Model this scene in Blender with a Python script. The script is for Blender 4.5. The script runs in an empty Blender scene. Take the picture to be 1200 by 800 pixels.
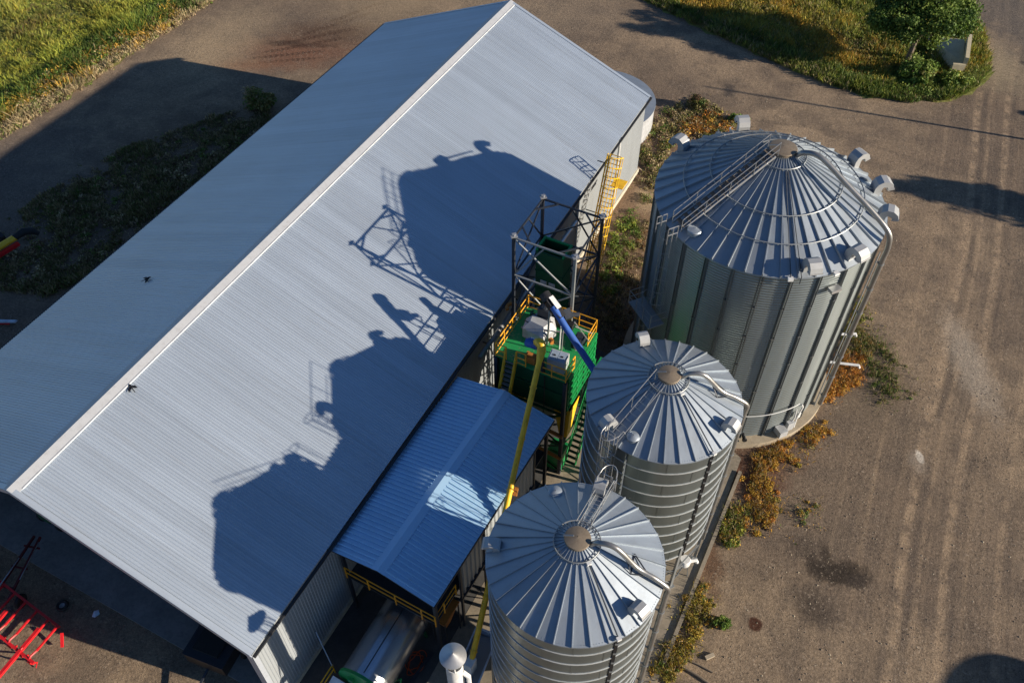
import bpy, math, random
import numpy as np
from mathutils import Vector, Matrix, Euler

R = math.radians
rng = random.Random(7)
nrs = np.random.RandomState(11)
scene = bpy.context.scene
COL = scene.collection

# ------------------------------------------------------------------ camera, sky, sun, exposure
cam_d = bpy.data.cameras.new("camera")
cam = bpy.data.objects.new("camera", cam_d)
COL.objects.link(cam)
cam_d.sensor_width = 36.0
cam_d.lens = 30.79
cam_d.clip_end = 3000
cam.location = (0, 0, 50)
cam.rotation_euler = (R(90 - 48.756), 0.0, 0.0)
scene.camera = cam

SUN_AZ, SUN_EL = 107.07, 17.83            # azimuth clockwise from +Y
world = bpy.data.worlds.new("World")
scene.world = world
world.use_nodes = True
wn = world.node_tree
sky = wn.nodes.new("ShaderNodeTexSky")
sky.sky_type = 'NISHITA'
sky.sun_disc = False
sky.sun_elevation = R(SUN_EL)
sky.sun_rotation = R(SUN_AZ)
sky.air_density = 1.0
sky.dust_density = 0.0
sky.ozone_density = 3.0
bg = wn.nodes["Background"]
bg.inputs[1].default_value = 0.06
tint = wn.nodes.new("ShaderNodeMix"); tint.data_type = 'RGBA'; tint.blend_type = 'MULTIPLY'
tint.inputs[0].default_value = 1.0; tint.inputs[7].default_value = (.78, .90, 1.08, 1)
wn.links.new(sky.outputs[0], tint.inputs[6]); wn.links.new(tint.outputs[2], bg.inputs[0])

sun_d = bpy.data.lights.new("sun", 'SUN')
sun_d.energy = 5.0
sun_d.angle = R(0.5)
sun_d.color = (1.0, 0.88, 0.72)
sun = bpy.data.objects.new("sun", sun_d)
COL.objects.link(sun)
sv = Vector((math.sin(R(SUN_AZ)) * math.cos(R(SUN_EL)), math.cos(R(SUN_AZ)) * math.cos(R(SUN_EL)), math.sin(R(SUN_EL))))
sun.rotation_euler = sv.to_track_quat('Z', 'Y').to_euler()
sun.location = (60, -20, 60)

scene.view_settings.view_transform = 'Standard'
scene.view_settings.look = 'None'
scene.view_settings.gamma = 1
scene.view_settings.exposure = 0.80

# ------------------------------------------------------------------ mesh helpers
class MB:
    """collects shapes, builds ONE mesh object"""
    def __init__(self):
        self.v = []; self.f = []
    def add(self, vs, fs):
        b = len(self.v)
        self.v.extend([tuple(map(float, p)) for p in vs])
        self.f.extend([tuple(b + i for i in q) for q in fs])
        return self
    def hexa(self, p):   # 8 corners, bottom 4 then top 4
        return self.add(p, [(3, 2, 1, 0), (4, 5, 6, 7), (0, 1, 5, 4), (1, 2, 6, 5), (2, 3, 7, 6), (3, 0, 4, 7)])
    def box(self, c, s, rz=0.0):
        cx, cy, cz = c; x, y, z = s[0] / 2, s[1] / 2, s[2] / 2
        ca, sa = math.cos(rz), math.sin(rz)
        p = []
        for zz in (-z, z):
            for (a, b) in ((-x, -y), (x, -y), (x, y), (-x, y)):
                p.append((cx + a * ca - b * sa, cy + a * sa + b * ca, cz + zz))
        return self.hexa(p)
    def bx(self, x0, x1, y0, y1, z0, z1):
        return self.box(((x0 + x1) / 2, (y0 + y1) / 2, (z0 + z1) / 2), (x1 - x0, y1 - y0, z1 - z0))
    def bar(self, a, b, w, h=None, up=(0, 0, 1)):
        h = h or w
        a = Vector(a); b = Vector(b); d = (b - a).normalized(); u = Vector(up)
        if abs(d.dot(u)) > .97: u = Vector((0, 1, 0))
        sx = d.cross(u).normalized(); sz = sx.cross(d).normalized()
        p = []
        for e in (a, b):
            for (i, j) in ((-1, -1), (1, -1), (1, 1), (-1, 1)):
                p.append(e + sx * (i * w / 2) + sz * (j * h / 2))
        return self.hexa(p)
    def tube(self, pts, r, n=6, cap=True, rads=None):
        P = [Vector(p) for p in pts]; m = len(P)
        T = []
        for i in range(m):
            T.append((P[min(i + 1, m - 1)] - P[max(i - 1, 0)]).normalized())
        u = Vector((0, 0, 1)) if abs(T[0].z) < .9 else Vector((1, 0, 0))
        x = T[0].cross(u).normalized(); vs = []; fs = []
        for i in range(m):
            x = (x - T[i] * x.dot(T[i])).normalized(); y = T[i].cross(x)
            rr = rads[i] if rads else r
            for k in range(n):
                a = 2 * math.pi * k / n
                vs.append(P[i] + x * (rr * math.cos(a)) + y * (rr * math.sin(a)))
        for i in range(m - 1):
            for k in range(n):
                k2 = (k + 1) % n
                fs.append((i * n + k, i * n + k2, (i + 1) * n + k2, (i + 1) * n + k))
        if cap:
            fs.append(tuple(reversed(range(n)))); fs.append(tuple((m - 1) * n + k for k in range(n)))
        return self.add(vs, fs)
    def lathe(self, prof, n=48, c=(0, 0), a0=0.0, a1=2 * math.pi, capb=False, capt=False):
        full = abs(a1 - a0 - 2 * math.pi) < 1e-6
        k = n if full else n + 1
        vs = []; fs = []
        for (r, z) in prof:
            for i in range(k):
                a = a0 + (a1 - a0) * i / n
                vs.append((c[0] + r * math.cos(a), c[1] + r * math.sin(a), z))
        for j in range(len(prof) - 1):
            for i in range(n):
                i2 = (i + 1) % k
                fs.append((j * k + i, j * k + i2, (j + 1) * k + i2, (j + 1) * k + i))
        if capb: fs.append(tuple(reversed(range(k))))
        if capt: fs.append(tuple((len(prof) - 1) * k + i for i in range(k)))
        return self.add(vs, fs)
    def prism(self, poly, z0, z1):
        n = len(poly)
        vs = [(x, y, z0) for x, y in poly] + [(x, y, z1) for x, y in poly]
        fs = [tuple(reversed(range(n))), tuple(range(n, 2 * n))] + [(i, (i + 1) % n, n + (i + 1) % n, n + i) for i in range(n)]
        return self.add(vs, fs)
    def extrude(self, prof, o, ax, ay, az, w):
        """profile (a,b) in plane ax,ay at o, extruded +-w/2 along az"""
        o = Vector(o); ax = Vector(ax); ay = Vector(ay); az = Vector(az); n = len(prof)
        vs = [o + ax * a + ay * b - az * (w / 2) for a, b in prof] + [o + ax * a + ay * b + az * (w / 2) for a, b in prof]
        fs = [tuple(reversed(range(n))), tuple(range(n, 2 * n))] + [(i, (i + 1) % n, n + (i + 1) % n, n + i) for i in range(n)]
        return self.add(vs, fs)
    def mesh(self, name, mat, smooth=35):
        me = bpy.data.meshes.new(name)
        me.from_pydata(self.v, [], self.f); me.update()
        if mat: me.materials.append(mat)
        if smooth:
            me.polygons.foreach_set("use_smooth", [True] * len(me.polygons))
            me.set_sharp_from_angle(angle=R(smooth))
        return me
    def build(self, name, mat, parent=None, smooth=35):
        return link(name, self.mesh(name, mat, smooth), parent)

def link(name, me, parent=None):
    o = bpy.data.objects.new(name, me); COL.objects.link(o)
    if parent is not None: o.parent = parent
    return o
def tag(o, label=None, cat=None, group=None, kind=None):
    if label: o['label'] = label
    if cat: o['category'] = cat
    if group: o['group'] = group
    if kind: o['kind'] = kind
    return o
def thing(name, label, cat, loc=(0, 0, 0), rz=0.0, group=None):
    o = bpy.data.objects.new(name, None); COL.objects.link(o)
    o.location = loc; o.rotation_euler = (0, 0, rz)
    o.empty_display_size = .5
    return tag(o, label, cat, group)
def dup(o, loc=None, rz=None, parent=None):
    c = o.copy(); COL.objects.link(c)
    if parent is not None: c.parent = parent
    if loc is not None: c.location = loc
    if rz is not None: c.rotation_euler = (0, 0, rz)
    for ch in list(o.children): dup(ch, parent=c)
    return c

# ------------------------------------------------------------------ materials
class NT:
    def __init__(self, name):
        self.m = bpy.data.materials.new(name); self.m.use_nodes = True
        self.t = self.m.node_tree; self.b = self.t.nodes["Principled BSDF"]
        self.co = None
    def n(self, typ, **kw):
        nd = self.t.nodes.new(typ)
        for k, v in kw.items(): setattr(nd, k, v)
        return nd
    def l(self, a, b): self.t.links.new(a, b)
    def coord(self, kind="Object"):
        tc = self.n("ShaderNodeTexCoord"); return tc.outputs[kind]
    def world(self):
        return self.n("ShaderNodeNewGeometry").outputs["Position"]
    def mapping(self, vec, scale=(1, 1, 1), loc=(0, 0, 0), rot=(0, 0, 0)):
        mp = self.n("ShaderNodeMapping"); mp.inputs["Scale"].default_value = scale
        mp.inputs["Location"].default_value = loc; mp.inputs["Rotation"].default_value = rot
        self.l(vec, mp.inputs["Vector"]); return mp.outputs[0]
    def noise(self, vec, scale, detail=4, rough=.55, dist=0.0, out="Fac"):
        nz = self.n("ShaderNodeTexNoise"); nz.inputs["Scale"].default_value = scale
        nz.inputs["Detail"].default_value = detail; nz.inputs["Roughness"].default_value = rough
        nz.inputs["Distortion"].default_value = dist
        if vec is not None: self.l(vec, nz.inputs["Vector"])
        return nz.outputs[out]
    def voronoi(self, vec, scale, out="Distance"):
        v = self.n("ShaderNodeTexVoronoi"); v.inputs["Scale"].default_value = scale
        self.l(vec, v.inputs["Vector"]); return v.outputs[out]
    def ramp(self, fac, stops, interp='LINEAR'):
        r = self.n("ShaderNodeValToRGB"); cr = r.color_ramp; cr.interpolation = interp
        while len(cr.elements) < len(stops): cr.elements.new(.5)
        for e, (p, c) in zip(cr.elements, stops):
            e.position = p; e.color = (c, c, c, 1) if not hasattr(c, '__len__') else (*c, 1)
        self.l(fac, r.inputs[0]); return r.outputs[0]
    def mix(self, fac, a, b, blend='MIX'):
        m = self.n("ShaderNodeMix", data_type='RGBA', blend_type=blend)
        for sock, val in ((m.inputs[0], fac), (m.inputs[6], a), (m.inputs[7], b)):
            if isinstance(val, (int, float)): sock.default_value = val
            elif isinstance(val, tuple): sock.default_value = (*val, 1)
            else: self.l(val, sock)
        return m.outputs[2]
    def math(self, op, a, b=None, c=None, clamp=False):
        m = self.n("ShaderNodeMath", operation=op, use_clamp=clamp)
        for i, val in enumerate((a, b, c)):
            if val is None: continue
            if isinstance(val, (int, float)): m.inputs[i].default_value = val
            else: self.l(val, m.inputs[i])
        return m.outputs[0]
    def sep(self, vec):
        s = self.n("ShaderNodeSeparateXYZ"); self.l(vec, s.inputs[0]); return s.outputs
    def smooth(self, x, a, b):
        mr = self.n("ShaderNodeMapRange", interpolation_type='SMOOTHSTEP')
        mr.inputs[1].default_value = a; mr.inputs[2].default_value = b
        self.l(x, mr.inputs[0]); return mr.outputs[0]
    def bump(self, h, strength=.3, dist=.05):
        b = self.n("ShaderNodeBump"); b.inputs["Strength"].default_value = strength; b.inputs["Distance"].default_value = dist
        self.l(h, b.inputs["Height"]); self.l(b.outputs[0], self.b.inputs["Normal"])
    def set(self, **kw):
        for k, v in kw.items():
            s = self.b.inputs[k.replace('_', ' ')]
            if isinstance(v, (int, float)): s.default_value = v
            elif isinstance(v, tuple): s.default_value = (*v, 1)
            else: self.l(v, s)
        return self

def metal(name, c, metallic=.6, rough=.45, var=.12, rnd=.06, stretch=(1, 1, 1), sc=1.2, dirt=.25, dirtc=(.16, .13, .10), bump=.04, bsc=6.):
    """weathered sheet metal: mottled spangle, streaks, per-piece tone"""
    t = NT(name); co0 = t.coord()
    oi = t.n("ShaderNodeObjectInfo").outputs["Random"]
    va = t.n("ShaderNodeVectorMath", operation='ADD'); t.l(co0, va.inputs[0])
    cx = t.n("ShaderNodeCombineXYZ"); t.l(t.math('MULTIPLY', oi, 57.0), cx.inputs[0]); t.l(t.math('MULTIPLY', oi, 31.0), cx.inputs[1])
    t.l(cx.outputs[0], va.inputs[1]); co = va.outputs[0]
    big = t.noise(t.mapping(co, stretch), sc, 5, .6)
    fine = t.noise(co, 28, 3, .6)
    k = t.math('ADD', t.math('MULTIPLY', t.math('SUBTRACT', big, .5), var * 2), t.math('MULTIPLY', t.math('SUBTRACT', fine, .5), var * .7))
    k = t.math('ADD', k, t.math('MULTIPLY', t.math('SUBTRACT', oi, .5), rnd * 2))
    k = t.math('ADD', k, 1.0)
    cm = t.n("ShaderNodeCombineColor"); 
    for i in range(3): t.l(k, cm.inputs[i])
    base = t.mix(1.0, c, cm.outputs[0], 'MULTIPLY')
    dm = t.ramp(t.noise(t.mapping(co, stretch), sc * 2.7, 6, .7), [(.5, 0.0), (.75, 1.0)])
    base = t.mix(t.math('MULTIPLY', dm, dirt), base, dirtc)
    t.set(Base_Color=base, Metallic=metallic, Roughness=t.math('ADD', rough - .06, t.math('MULTIPLY', big, .14)))
    if bump: t.bump(t.noise(co, bsc, 3, .5), bump, .03)
    return t.m

def paint(name, c, rough=.45, wear=.2, wearc=(.2, .12, .06), sc=2.0, spec=.4, metallic=0.0):
    t = NT(name); co = t.coord()
    n1 = t.noise(co, sc, 5, .65); n2 = t.noise(co, sc * 6, 4, .6)
    dark = tuple(x * .72 for x in c)
    base = t.mix(t.ramp(n1, [(.35, 0.0), (.7, 1.0)]), c, dark)
    w = t.math('MULTIPLY', t.ramp(t.math('MULTIPLY', n1, n2), [(.30, 0.0), (.42, 1.0)]), wear)
    base = t.mix(w, base, wearc)
    t.set(Base_Color=base, Roughness=t.math('ADD', rough - .08, t.math('MULTIPLY', n2, .18)), Metallic=metallic)
    t.b.inputs["Specular IOR Level"].default_value = spec
    t.bump(n2, .05, .02)
    return t.m

M = {}
def roof_mat():
    t = NT('barn_roof'); co = t.coord(); oi = t.n("ShaderNodeObjectInfo").outputs["Random"]; w = t.world()
    cx = t.n("ShaderNodeCombineXYZ"); t.l(t.math('MULTIPLY', oi, 57.0), cx.inputs[1])
    va = t.n("ShaderNodeVectorMath", operation='ADD'); t.l(co, va.inputs[0]); t.l(cx.outputs[0], va.inputs[1]); p = va.outputs[0]
    st = t.noise(t.mapping(p, (.06, 3.0, .06)), 1.6, 5, .65)          # streaks running down the sheet
    blot = t.noise(w, .16, 4, .6); fine = t.noise(p, 14, 4, .65)
    k = t.math('ADD', 1.0, t.math('MULTIPLY', t.math('SUBTRACT', oi, .5), .10))
    k = t.math('ADD', k, t.math('MULTIPLY', t.math('SUBTRACT', st, .5), .34))
    k = t.math('ADD', k, t.math('MULTIPLY', t.math('SUBTRACT', blot, .5), .22))
    k = t.math('ADD', k, t.math('MULTIPLY', t.math('SUBTRACT', fine, .5), .16))
    cm = t.n("ShaderNodeCombineColor")
    for i in range(3): t.l(k, cm.inputs[i])
    base = t.mix(1.0, (.445, .505, .57), cm.outputs[0], 'MULTIPLY')
    dm = t.ramp(t.noise(t.mapping(p, (.10, 2.2, .10)), 2.3, 6, .7), [(.52, 0.0), (.72, 1.0)])
    base = t.mix(t.math('MULTIPLY', dm, .22), base, (.30, .28, .25))
    t.set(Base_Color=base, Metallic=.55, Roughness=t.math('ADD', .36, t.math('MULTIPLY', st, .14)))
    t.bump(t.noise(p, 5, 3, .5), .06, .03)
    return t.m
M['barn_roof'] = roof_mat()
M['ridge'] = metal('ridge_metal', (.47, .48, .49), .3, .5, .06, .02)
M['barn_wall'] = metal('barn_wall', (.38, .41, .43), .35, .5, .06, .02, (1, 1, .15), .7, .18, (.28, .25, .21))
M['gutter'] = paint('gutter_paint', (.025, .027, .03), .5, .1)
M['trim'] = metal('trim_metal', (.50, .54, .60), .4, .45, .06)
M['canopy'] = metal('canopy_roof', (.40, .62, .83), .35, .42, .07, .03, (1, .3, 1), .6, .10, (.2, .22, .22))
M['rib_sheen_strip'] = metal('rib_sheen_tone', (.42, .66, .86), .3, .4, .08)  # paler than the canopy sheets: sky sheen on the ribs put into colour
M['silo_roof'] = metal('silo_roof', (.305, .345, .385), .58, .47, .17, .08, (.5, 1.6, 1), 1.1, .28, (.24, .225, .20), .14, 2.2)
M['silo_wall'] = metal('silo_wall', (.235, .262, .262), .66, .36, .20, .05, (1, 1, .12), .9, .25, (.2, .2, .16))
M['silo_ring'] = metal('silo_ring', (.215, .25, .255), .78, .30, .30, .06, (1, 1, .12), .7, .22, (.18, .19, .17))
M['ring_bead'] = metal('ring_bead', (.56, .58, .58), .4, .45, .06)
M['galv'] = metal('galvanised', (.46, .46, .455), .65, .40, .18)
M['pipe'] = metal('pipe_metal', (.33, .32, .30), .7, .33, .22)
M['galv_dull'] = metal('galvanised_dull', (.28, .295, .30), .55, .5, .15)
M['stiff'] = metal('stiffener_metal', (.20, .215, .22), .6, .42, .2, .08, (1, 1, .2))
M['vent'] = metal('vent_metal', (.42, .425, .42), .35, .5, .10)
M['cap'] = metal('cap_tan', (.22, .175, .125), .3, .55, .25, .02, (1, 1, 1), 2.5, .6, (.12, .08, .05))
M['treads'] = metal('rusty_tread', (.16, .12, .085), .2, .7, .3)
M['bright_steel'] = metal('bright_steel', (.60, .63, .67), .95, .24, .06, .02, (1, .15, 1), 1.5, .06, (.3, .3, .3), .03, 2.0)
M['white_metal'] = paint('white_paint', (.74, .74, .72), .4, .12, (.4, .36, .3))
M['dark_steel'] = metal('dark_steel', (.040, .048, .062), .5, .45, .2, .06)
M['black'] = paint('black_paint', (.016, .016, .018), .5, .15, (.08, .07, .06))
M['rubber'] = paint('rubber', (.02, .02, .02), .75, .2, (.08, .075, .065))
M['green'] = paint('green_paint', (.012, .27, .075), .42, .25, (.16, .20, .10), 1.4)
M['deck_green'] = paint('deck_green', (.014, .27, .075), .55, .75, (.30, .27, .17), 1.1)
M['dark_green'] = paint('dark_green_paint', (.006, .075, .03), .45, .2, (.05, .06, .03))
M['yellow'] = paint('yellow_paint', (.86, .52, .03), .42, .25, (.35, .2, .04))
M['orange'] = paint('orange_rail_paint', (.88, .40, .02), .45, .25, (.35, .16, .03))
M['rust_orange'] = paint('rust_orange', (.45, .17, .03), .6, .6, (.14, .06, .025))
M['blue'] = paint('blue_paint', (.05, .13, .42), .4, .12, (.1, .12, .2))
M['red'] = paint('red_paint', (.62, .015, .02), .4, .2, (.2, .05, .03))
M['dark_red'] = paint('dark_red_paint', (.12, .01, .012), .45, .3, (.05, .03, .02))
M['grey_panel'] = paint('grey_panel', (.42, .43, .44), .45, .25, (.25, .22, .2))
M['blue_grey'] = paint('blue_grey_panel', (.30, .37, .46), .45, .25, (.22, .2, .18))
M['light_blue'] = paint('pale_blue_sheet', (.52, .62, .74), .4, .1, (.4, .4, .4))
M['orange_hose'] = paint('orange_hose', (.5, .08, .02), .5, .2)
M['inside'] = paint('barn_inside', (.20, .20, .20), .7, .2)
M['wood'] = paint('old_wood', (.22, .17, .12), .8, .5, (.1, .08, .06), 3)
M['bark'] = paint('bark', (.17, .13, .10), .9, .5, (.08, .06, .045), 3)
M['feather'] = paint('black_feather', (.012, .012, .014), .5, .0)
M['feather_white'] = paint('white_feather', (.6, .6, .58), .6, .0)

def concrete(name, c, dark, sc=.5, crack=True):
    t = NT(name); co = t.world()
    n1 = t.noise(co, sc, 6, .65); n2 = t.noise(co, sc * 9, 5, .7); n3 = t.noise(co, 22, 3, .6)
    base = t.mix(t.ramp(n1, [(.35, 0.0), (.68, 1.0)]), c, dark)
    base = t.mix(t.math('MULTIPLY', t.ramp(n2, [(.45, 0.0), (.7, 1.0)]), .5), base, tuple(x * .55 for x in dark))
    base = t.mix(t.math('MULTIPLY', n3, .25), base, tuple(x * .6 for x in c))
    t.set(Base_Color=base, Roughness=.9); t.bump(n3, .15, .02)
    return t.m
M['concrete'] = concrete('concrete', (.34, .285, .21), (.20, .17, .13))
M['apron'] = concrete('shade_dark_slab', (.085, .083, .082), (.05, .05, .05), .7)  # near-black slab colour that carries the shade beside the barn
M['barn_floor'] = concrete('barn_floor_concrete', (.23, .22, .21), (.15, .145, .14))
M['pad'] = concrete('pad_concrete', (.44, .37, .27), (.32, .26, .18), 1.2)
M['foundation'] = concrete('foundation_concrete', (.55, .50, .40), (.42, .36, .27), 1.2)
M['wall_concrete'] = concrete('wall_concrete', (.58, .50, .34), (.44, .38, .26), .8)

def ground_mat():
    t = NT('gravel_yard'); p = t.world(); x, y, z = t.sep(p)
    n_big = t.noise(p, .05, 4, .55); n_mid = t.noise(p, .35, 5, .6); n_f = t.noise(p, 3.0, 5, .7); n_g = t.noise(p, 15, 4, .75)
    base = t.mix(t.ramp(n_big, [(.40, 0.0), (.60, 1.0)]), (.165, .127, .097), (.285, .218, .152))
    base = t.mix(t.math('MULTIPLY', t.ramp(n_mid, [(.44, 0.0), (.60, 1.0)]), .6), base, (.108, .087, .072))
    # wheel tracks running along the yard road
    c = t.math('SUBTRACT', t.math('MULTIPLY', x, .911), t.math('MULTIPLY', y, .412))
    a = t.math('ADD', t.math('MULTIPLY', x, .412), t.math('MULTIPLY', y, .911))
    wob = t.math('MULTIPLY', t.math('SUBTRACT', t.noise(p, .03, 2), .5), 3.0)
    cw = t.math('ADD', c, wob)
    cv = t.n("ShaderNodeCombineXYZ"); t.l(cw, cv.inputs[0]); t.l(t.math('MULTIPLY', a, .022), cv.inputs[1])
    st = t.noise(cv.outputs[0], 1.15, 5, .65)
    st2 = t.noise(cv.outputs[0], 4.2, 4, .7)
    mask = t.math('MULTIPLY', t.smooth(c, 3.5, 9.0), t.math('SUBTRACT', 1.0, t.smooth(c, 21, 27)))
    lt = t.math('MULTIPLY', mask, t.ramp(st, [(.50, 0.0), (.68, 1.0)]))
    dk = t.math('MULTIPLY', mask, t.ramp(st, [(.32, 1.0), (.48, 0.0)]))
    base = t.mix(t.math('MULTIPLY', lt, .42), base, (.26, .195, .135))
    base = t.mix(t.math('MULTIPLY', dk, .30), base, (.085, .072, .064))
    base = t.mix(t.math('MULTIPLY', t.math('MULTIPLY', mask, t.ramp(st2, [(.5, 0.0), (.64, 1.0)])), .30), base, (.26, .20, .145))
    for cc, w, sg_ in ((11.6, .30, .75), (14.2, .24, .7), (12.7, .13, .4), (17.3, .22, .5), (9.0, .16, .25)):
        d = t.math('ABSOLUTE', t.math('SUBTRACT', cw, cc))
        m = t.math('SUBTRACT', 1.0, t.smooth(d, w * .5, w * 1.5))
        m = t.math('MULTIPLY', m, t.ramp(t.noise(p, .16 + .05 * cc, 5, .7), [(.40, 0.0), (.58, 1.0)]))
        base = t.mix(t.math('MULTIPLY', m, min(1, sg_ * .95)), base, (.36, .27, .185))
        d2 = t.math('ABSOLUTE', t.math('SUBTRACT', cw, cc + .6))
        m2 = t.math('MULTIPLY', t.math('SUBTRACT', 1.0, t.smooth(d2, w * .3, w)), t.ramp(t.noise(p, .3, 3), [(.4, 0.0), (.6, 1.0)]))
        base = t.mix(t.math('MULTIPLY', m2, sg_ * .8), base, (.09, .074, .064))
    # soil patches with ragged edges: (x, y, rx, ry, colour, strength)
    warp = t.math('MULTIPLY', t.math('SUBTRACT', t.noise(p, .8, 5, .65), .5), 1.6)
    def patch(px, py, rx, ry, col, s, soft=.6):
        nonlocal base
        dx = t.math('DIVIDE', t.math('SUBTRACT', x, px), rx); dy = t.math('DIVIDE', t.math('SUBTRACT', y, py), ry)
        d = t.math('ADD', t.math('SQRT', t.math('ADD', t.math('MULTIPLY', dx, dx), t.math('MULTIPLY', dy, dy))), warp)
        base = t.mix(t.math('MULTIPLY', t.math('SUBTRACT', 1.0, t.smooth(d, 1 - soft, 1 + soft)), s), base, col)
    patch(-23.0, 85.0, 6.0, 2.6, (.17, .082, .052), .8, .9)
    patch(-20.0, 89.0, 5.0, 2.2, (.085, .05, .035), .75, .8)
    patch(-24.5, 86.8, 2.2, .5, (.05, .034, .026), .8, .8)
    patch(-21.5, 86.2, 2.6, .45, (.06, .036, .026), .7, .8)
    def prints(px, py, ang, ln, wd, col, s_):
        nonlocal base
        ca, sa = math.cos(ang), math.sin(ang)
        dx = t.math('SUBTRACT', x, px); dy = t.math('SUBTRACT', y, py)
        u_ = t.math('ADD', t.math('MULTIPLY', dx, ca), t.math('MULTIPLY', dy, sa)); v_ = t.math('SUBTRACT', t.math('MULTIPLY', dy, ca), t.math('MULTIPLY', dx, sa))
        v_ = t.math('ADD', v_, t.math('MULTIPLY', warp, .35))
        m_ = t.math('MULTIPLY', t.math('SUBTRACT', 1.0, t.smooth(t.math('ABSOLUTE', v_), wd * .7, wd)), t.math('SUBTRACT', 1.0, t.smooth(t.math('ABSOLUTE', u_), ln * .7, ln)))
        lug = t.smooth(t.math('SINE', t.math('ADD', t.math('MULTIPLY', u_, 11.0), t.math('MULTIPLY', t.math('ABSOLUTE', v_), 9.0))), -.2, .4)
        base = t.mix(t.math('MULTIPLY', m_, t.math('MULTIPLY', t.math('ADD', .35, t.math('MULTIPLY', lug, .65)), s_)), base, col)
    for a_ in ((-22.5, 86.3, .35, 5.0, .34), (-21.6, 88.0, .42, 5.5, .32), (-24.0, 84.4, .2, 4.5, .30), (-19.5, 90.8, .6, 5.0, .32), (-25.5, 83.0, .15, 6.0, .28), (-17.5, 93.5, .7, 4.0, .34)): prints(*a_, (.06, .034, .024), .75)
    for a_ in ((19.4, 23.2, 1.05, 3.0, .22), (18.4, 23.8, 1.08, 3.4, .2), (16.5, 23.0, .95, 3.0, .16), (22.0, 21.0, 1.1, 3.0, .2), (30.0, 56.0, .9, 8.0, .25), (38.0, 66.0, 2.6, 9.0, .25), (30.0, 71.0, 2.9, 10.0, .28), (-34.0, 88.0, 1.05, 9.0, .3), (-37.0, 84.5, 1.05, 9.0, .3)): prints(*a_, (.10, .082, .068), .4)
    patch(-28.0, 82.3, 4.5, 1.0, (.2, .105, .065), .7, .8)
    patch(-32.5, 85.5, 4.0, 5.0, (.34, .265, .175), .7, .9)
    patch(-30., 92., 3.5, 3.0, (.30, .235, .16), .55, .9)
    patch(-14., 95., 6.0, 5.0, (.29, .225, .15), .6, .9)
    patch(-36., 78., 2.5, 5.0, (.26, .20, .14), .5, .9)
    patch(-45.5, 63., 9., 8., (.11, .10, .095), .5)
    patch(4., 93., 9.0, 5.0, (.21, .17, .13), .5)
    patch(34., 41.5, 1.2, 4.5, (.36, .32, .27), .55)
    patch(27.75, 33.4, .22, .5, (.62, .58, .52), .9, .35)
    patch(27.5, 32.9, .5, .9, (.30, .26, .22), .45)
    patch(20.0, 24.95, 1.7, .75, (.032, .026, .022), .92, .45)
    patch(19.6, 26.1, .35, .8, (.04, .032, .027), .8, .5)
    patch(18.3, 26.6, .9, .8, (.075, .06, .05), .7)
    patch(18.2, 22.4, 1.0, .9, (.075, .06, .05), .7)
    patch(18.7, 25.3, .55, .9, (.045, .036, .03), .8, .4)
    patch(21.2, 24.3, .7, .5, (.04, .033, .03), .85, .4)
    patch(17.9, 23.0, .8, 1.2, (.07, .056, .046), .6)
    patch(14.37, 21.63, .42, .42, (.06, .025, .016), .95, .2)
    patch(16.2, 32.0, 1.8, 1.6, (.10, .042, .028), .9)
    patch(12.2, 25.6, .8, 2.0, (.11, .065, .042), .85)
    patch(17.6, 34.0, 2.2, 2.2, (.13, .08, .055), .7)
    patch(12.3, 57.5, 6.5, 9.0, (.19, .125, .08), .85)
    patch(12.4, 60.6, 1.3, 1.6, (.36, .275, .18), .85)
    patch(16.5, 68.5, 5.0, 5.0, (.20, .13, .085), .7)
    patch(8.0, 46.0, 3.0, 7.0, (.09, .07, .05), .8)
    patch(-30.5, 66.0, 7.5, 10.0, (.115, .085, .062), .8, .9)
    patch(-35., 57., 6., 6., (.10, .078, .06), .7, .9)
    patch(25.3, 41.5, 3.2, 6.0, (.125, .10, .075), .6)
    patch(50.5, 83., 3., 5., (.30, .25, .175), .7)
    patch(57., 92., 5., 8., (.105, .095, .09), .8)
    # pebbles
    vor = t.voronoi(p, 11.0, "Color")
    vs = t.sep(vor)
    patchy = t.ramp(t.noise(p, .5, 4), [(.38, .05), (.62, .6)])
    base = t.mix(t.math('MULTIPLY', t.ramp(vs[0], [(.88, 0.0), (.99, 1.0)]), patchy), base, (.30, .25, .20))
    base = t.mix(t.math('MULTIPLY', t.ramp(vs[1], [(.82, 0.0), (.97, 1.0)]), patchy), base, (.05, .041, .036))
    spk = t.mix(t.ramp(n_g, [(.28, 0.0), (.72, 1.0)]), (.52, .50, .48), (1.48, 1.46, 1.42))
    base = t.mix(.85, base, spk, 'MULTIPLY')
    spk2 = t.mix(t.ramp(n_f, [(.3, 0.0), (.7, 1.0)]), (.72, .71, .7), (1.26, 1.25, 1.23))
    base = t.mix(.8, base, spk2, 'MULTIPLY')
    n_h = t.noise(p, 6.5, 4, .8)
    base = t.mix(.9, base, t.mix(t.ramp(n_h, [(.3, 0.0), (.7, 1.0)]), (.66, .65, .63), (1.40, 1.38, 1.34)), 'MULTIPLY')
    t.set(Base_Color=base, Roughness=.95)
    t.b.inputs["Specular IOR Level"].default_value = .15
    h = t.math('ADD', t.math('MULTIPLY', n_g, .5), t.math('ADD', n_f, t.math('MULTIPLY', st, .5)))
    t.bump(t.math('ADD', h, t.math('MULTIPLY', n_h, .8)), .55, .07)
    return t.m
M['ground'] = ground_mat()

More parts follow.
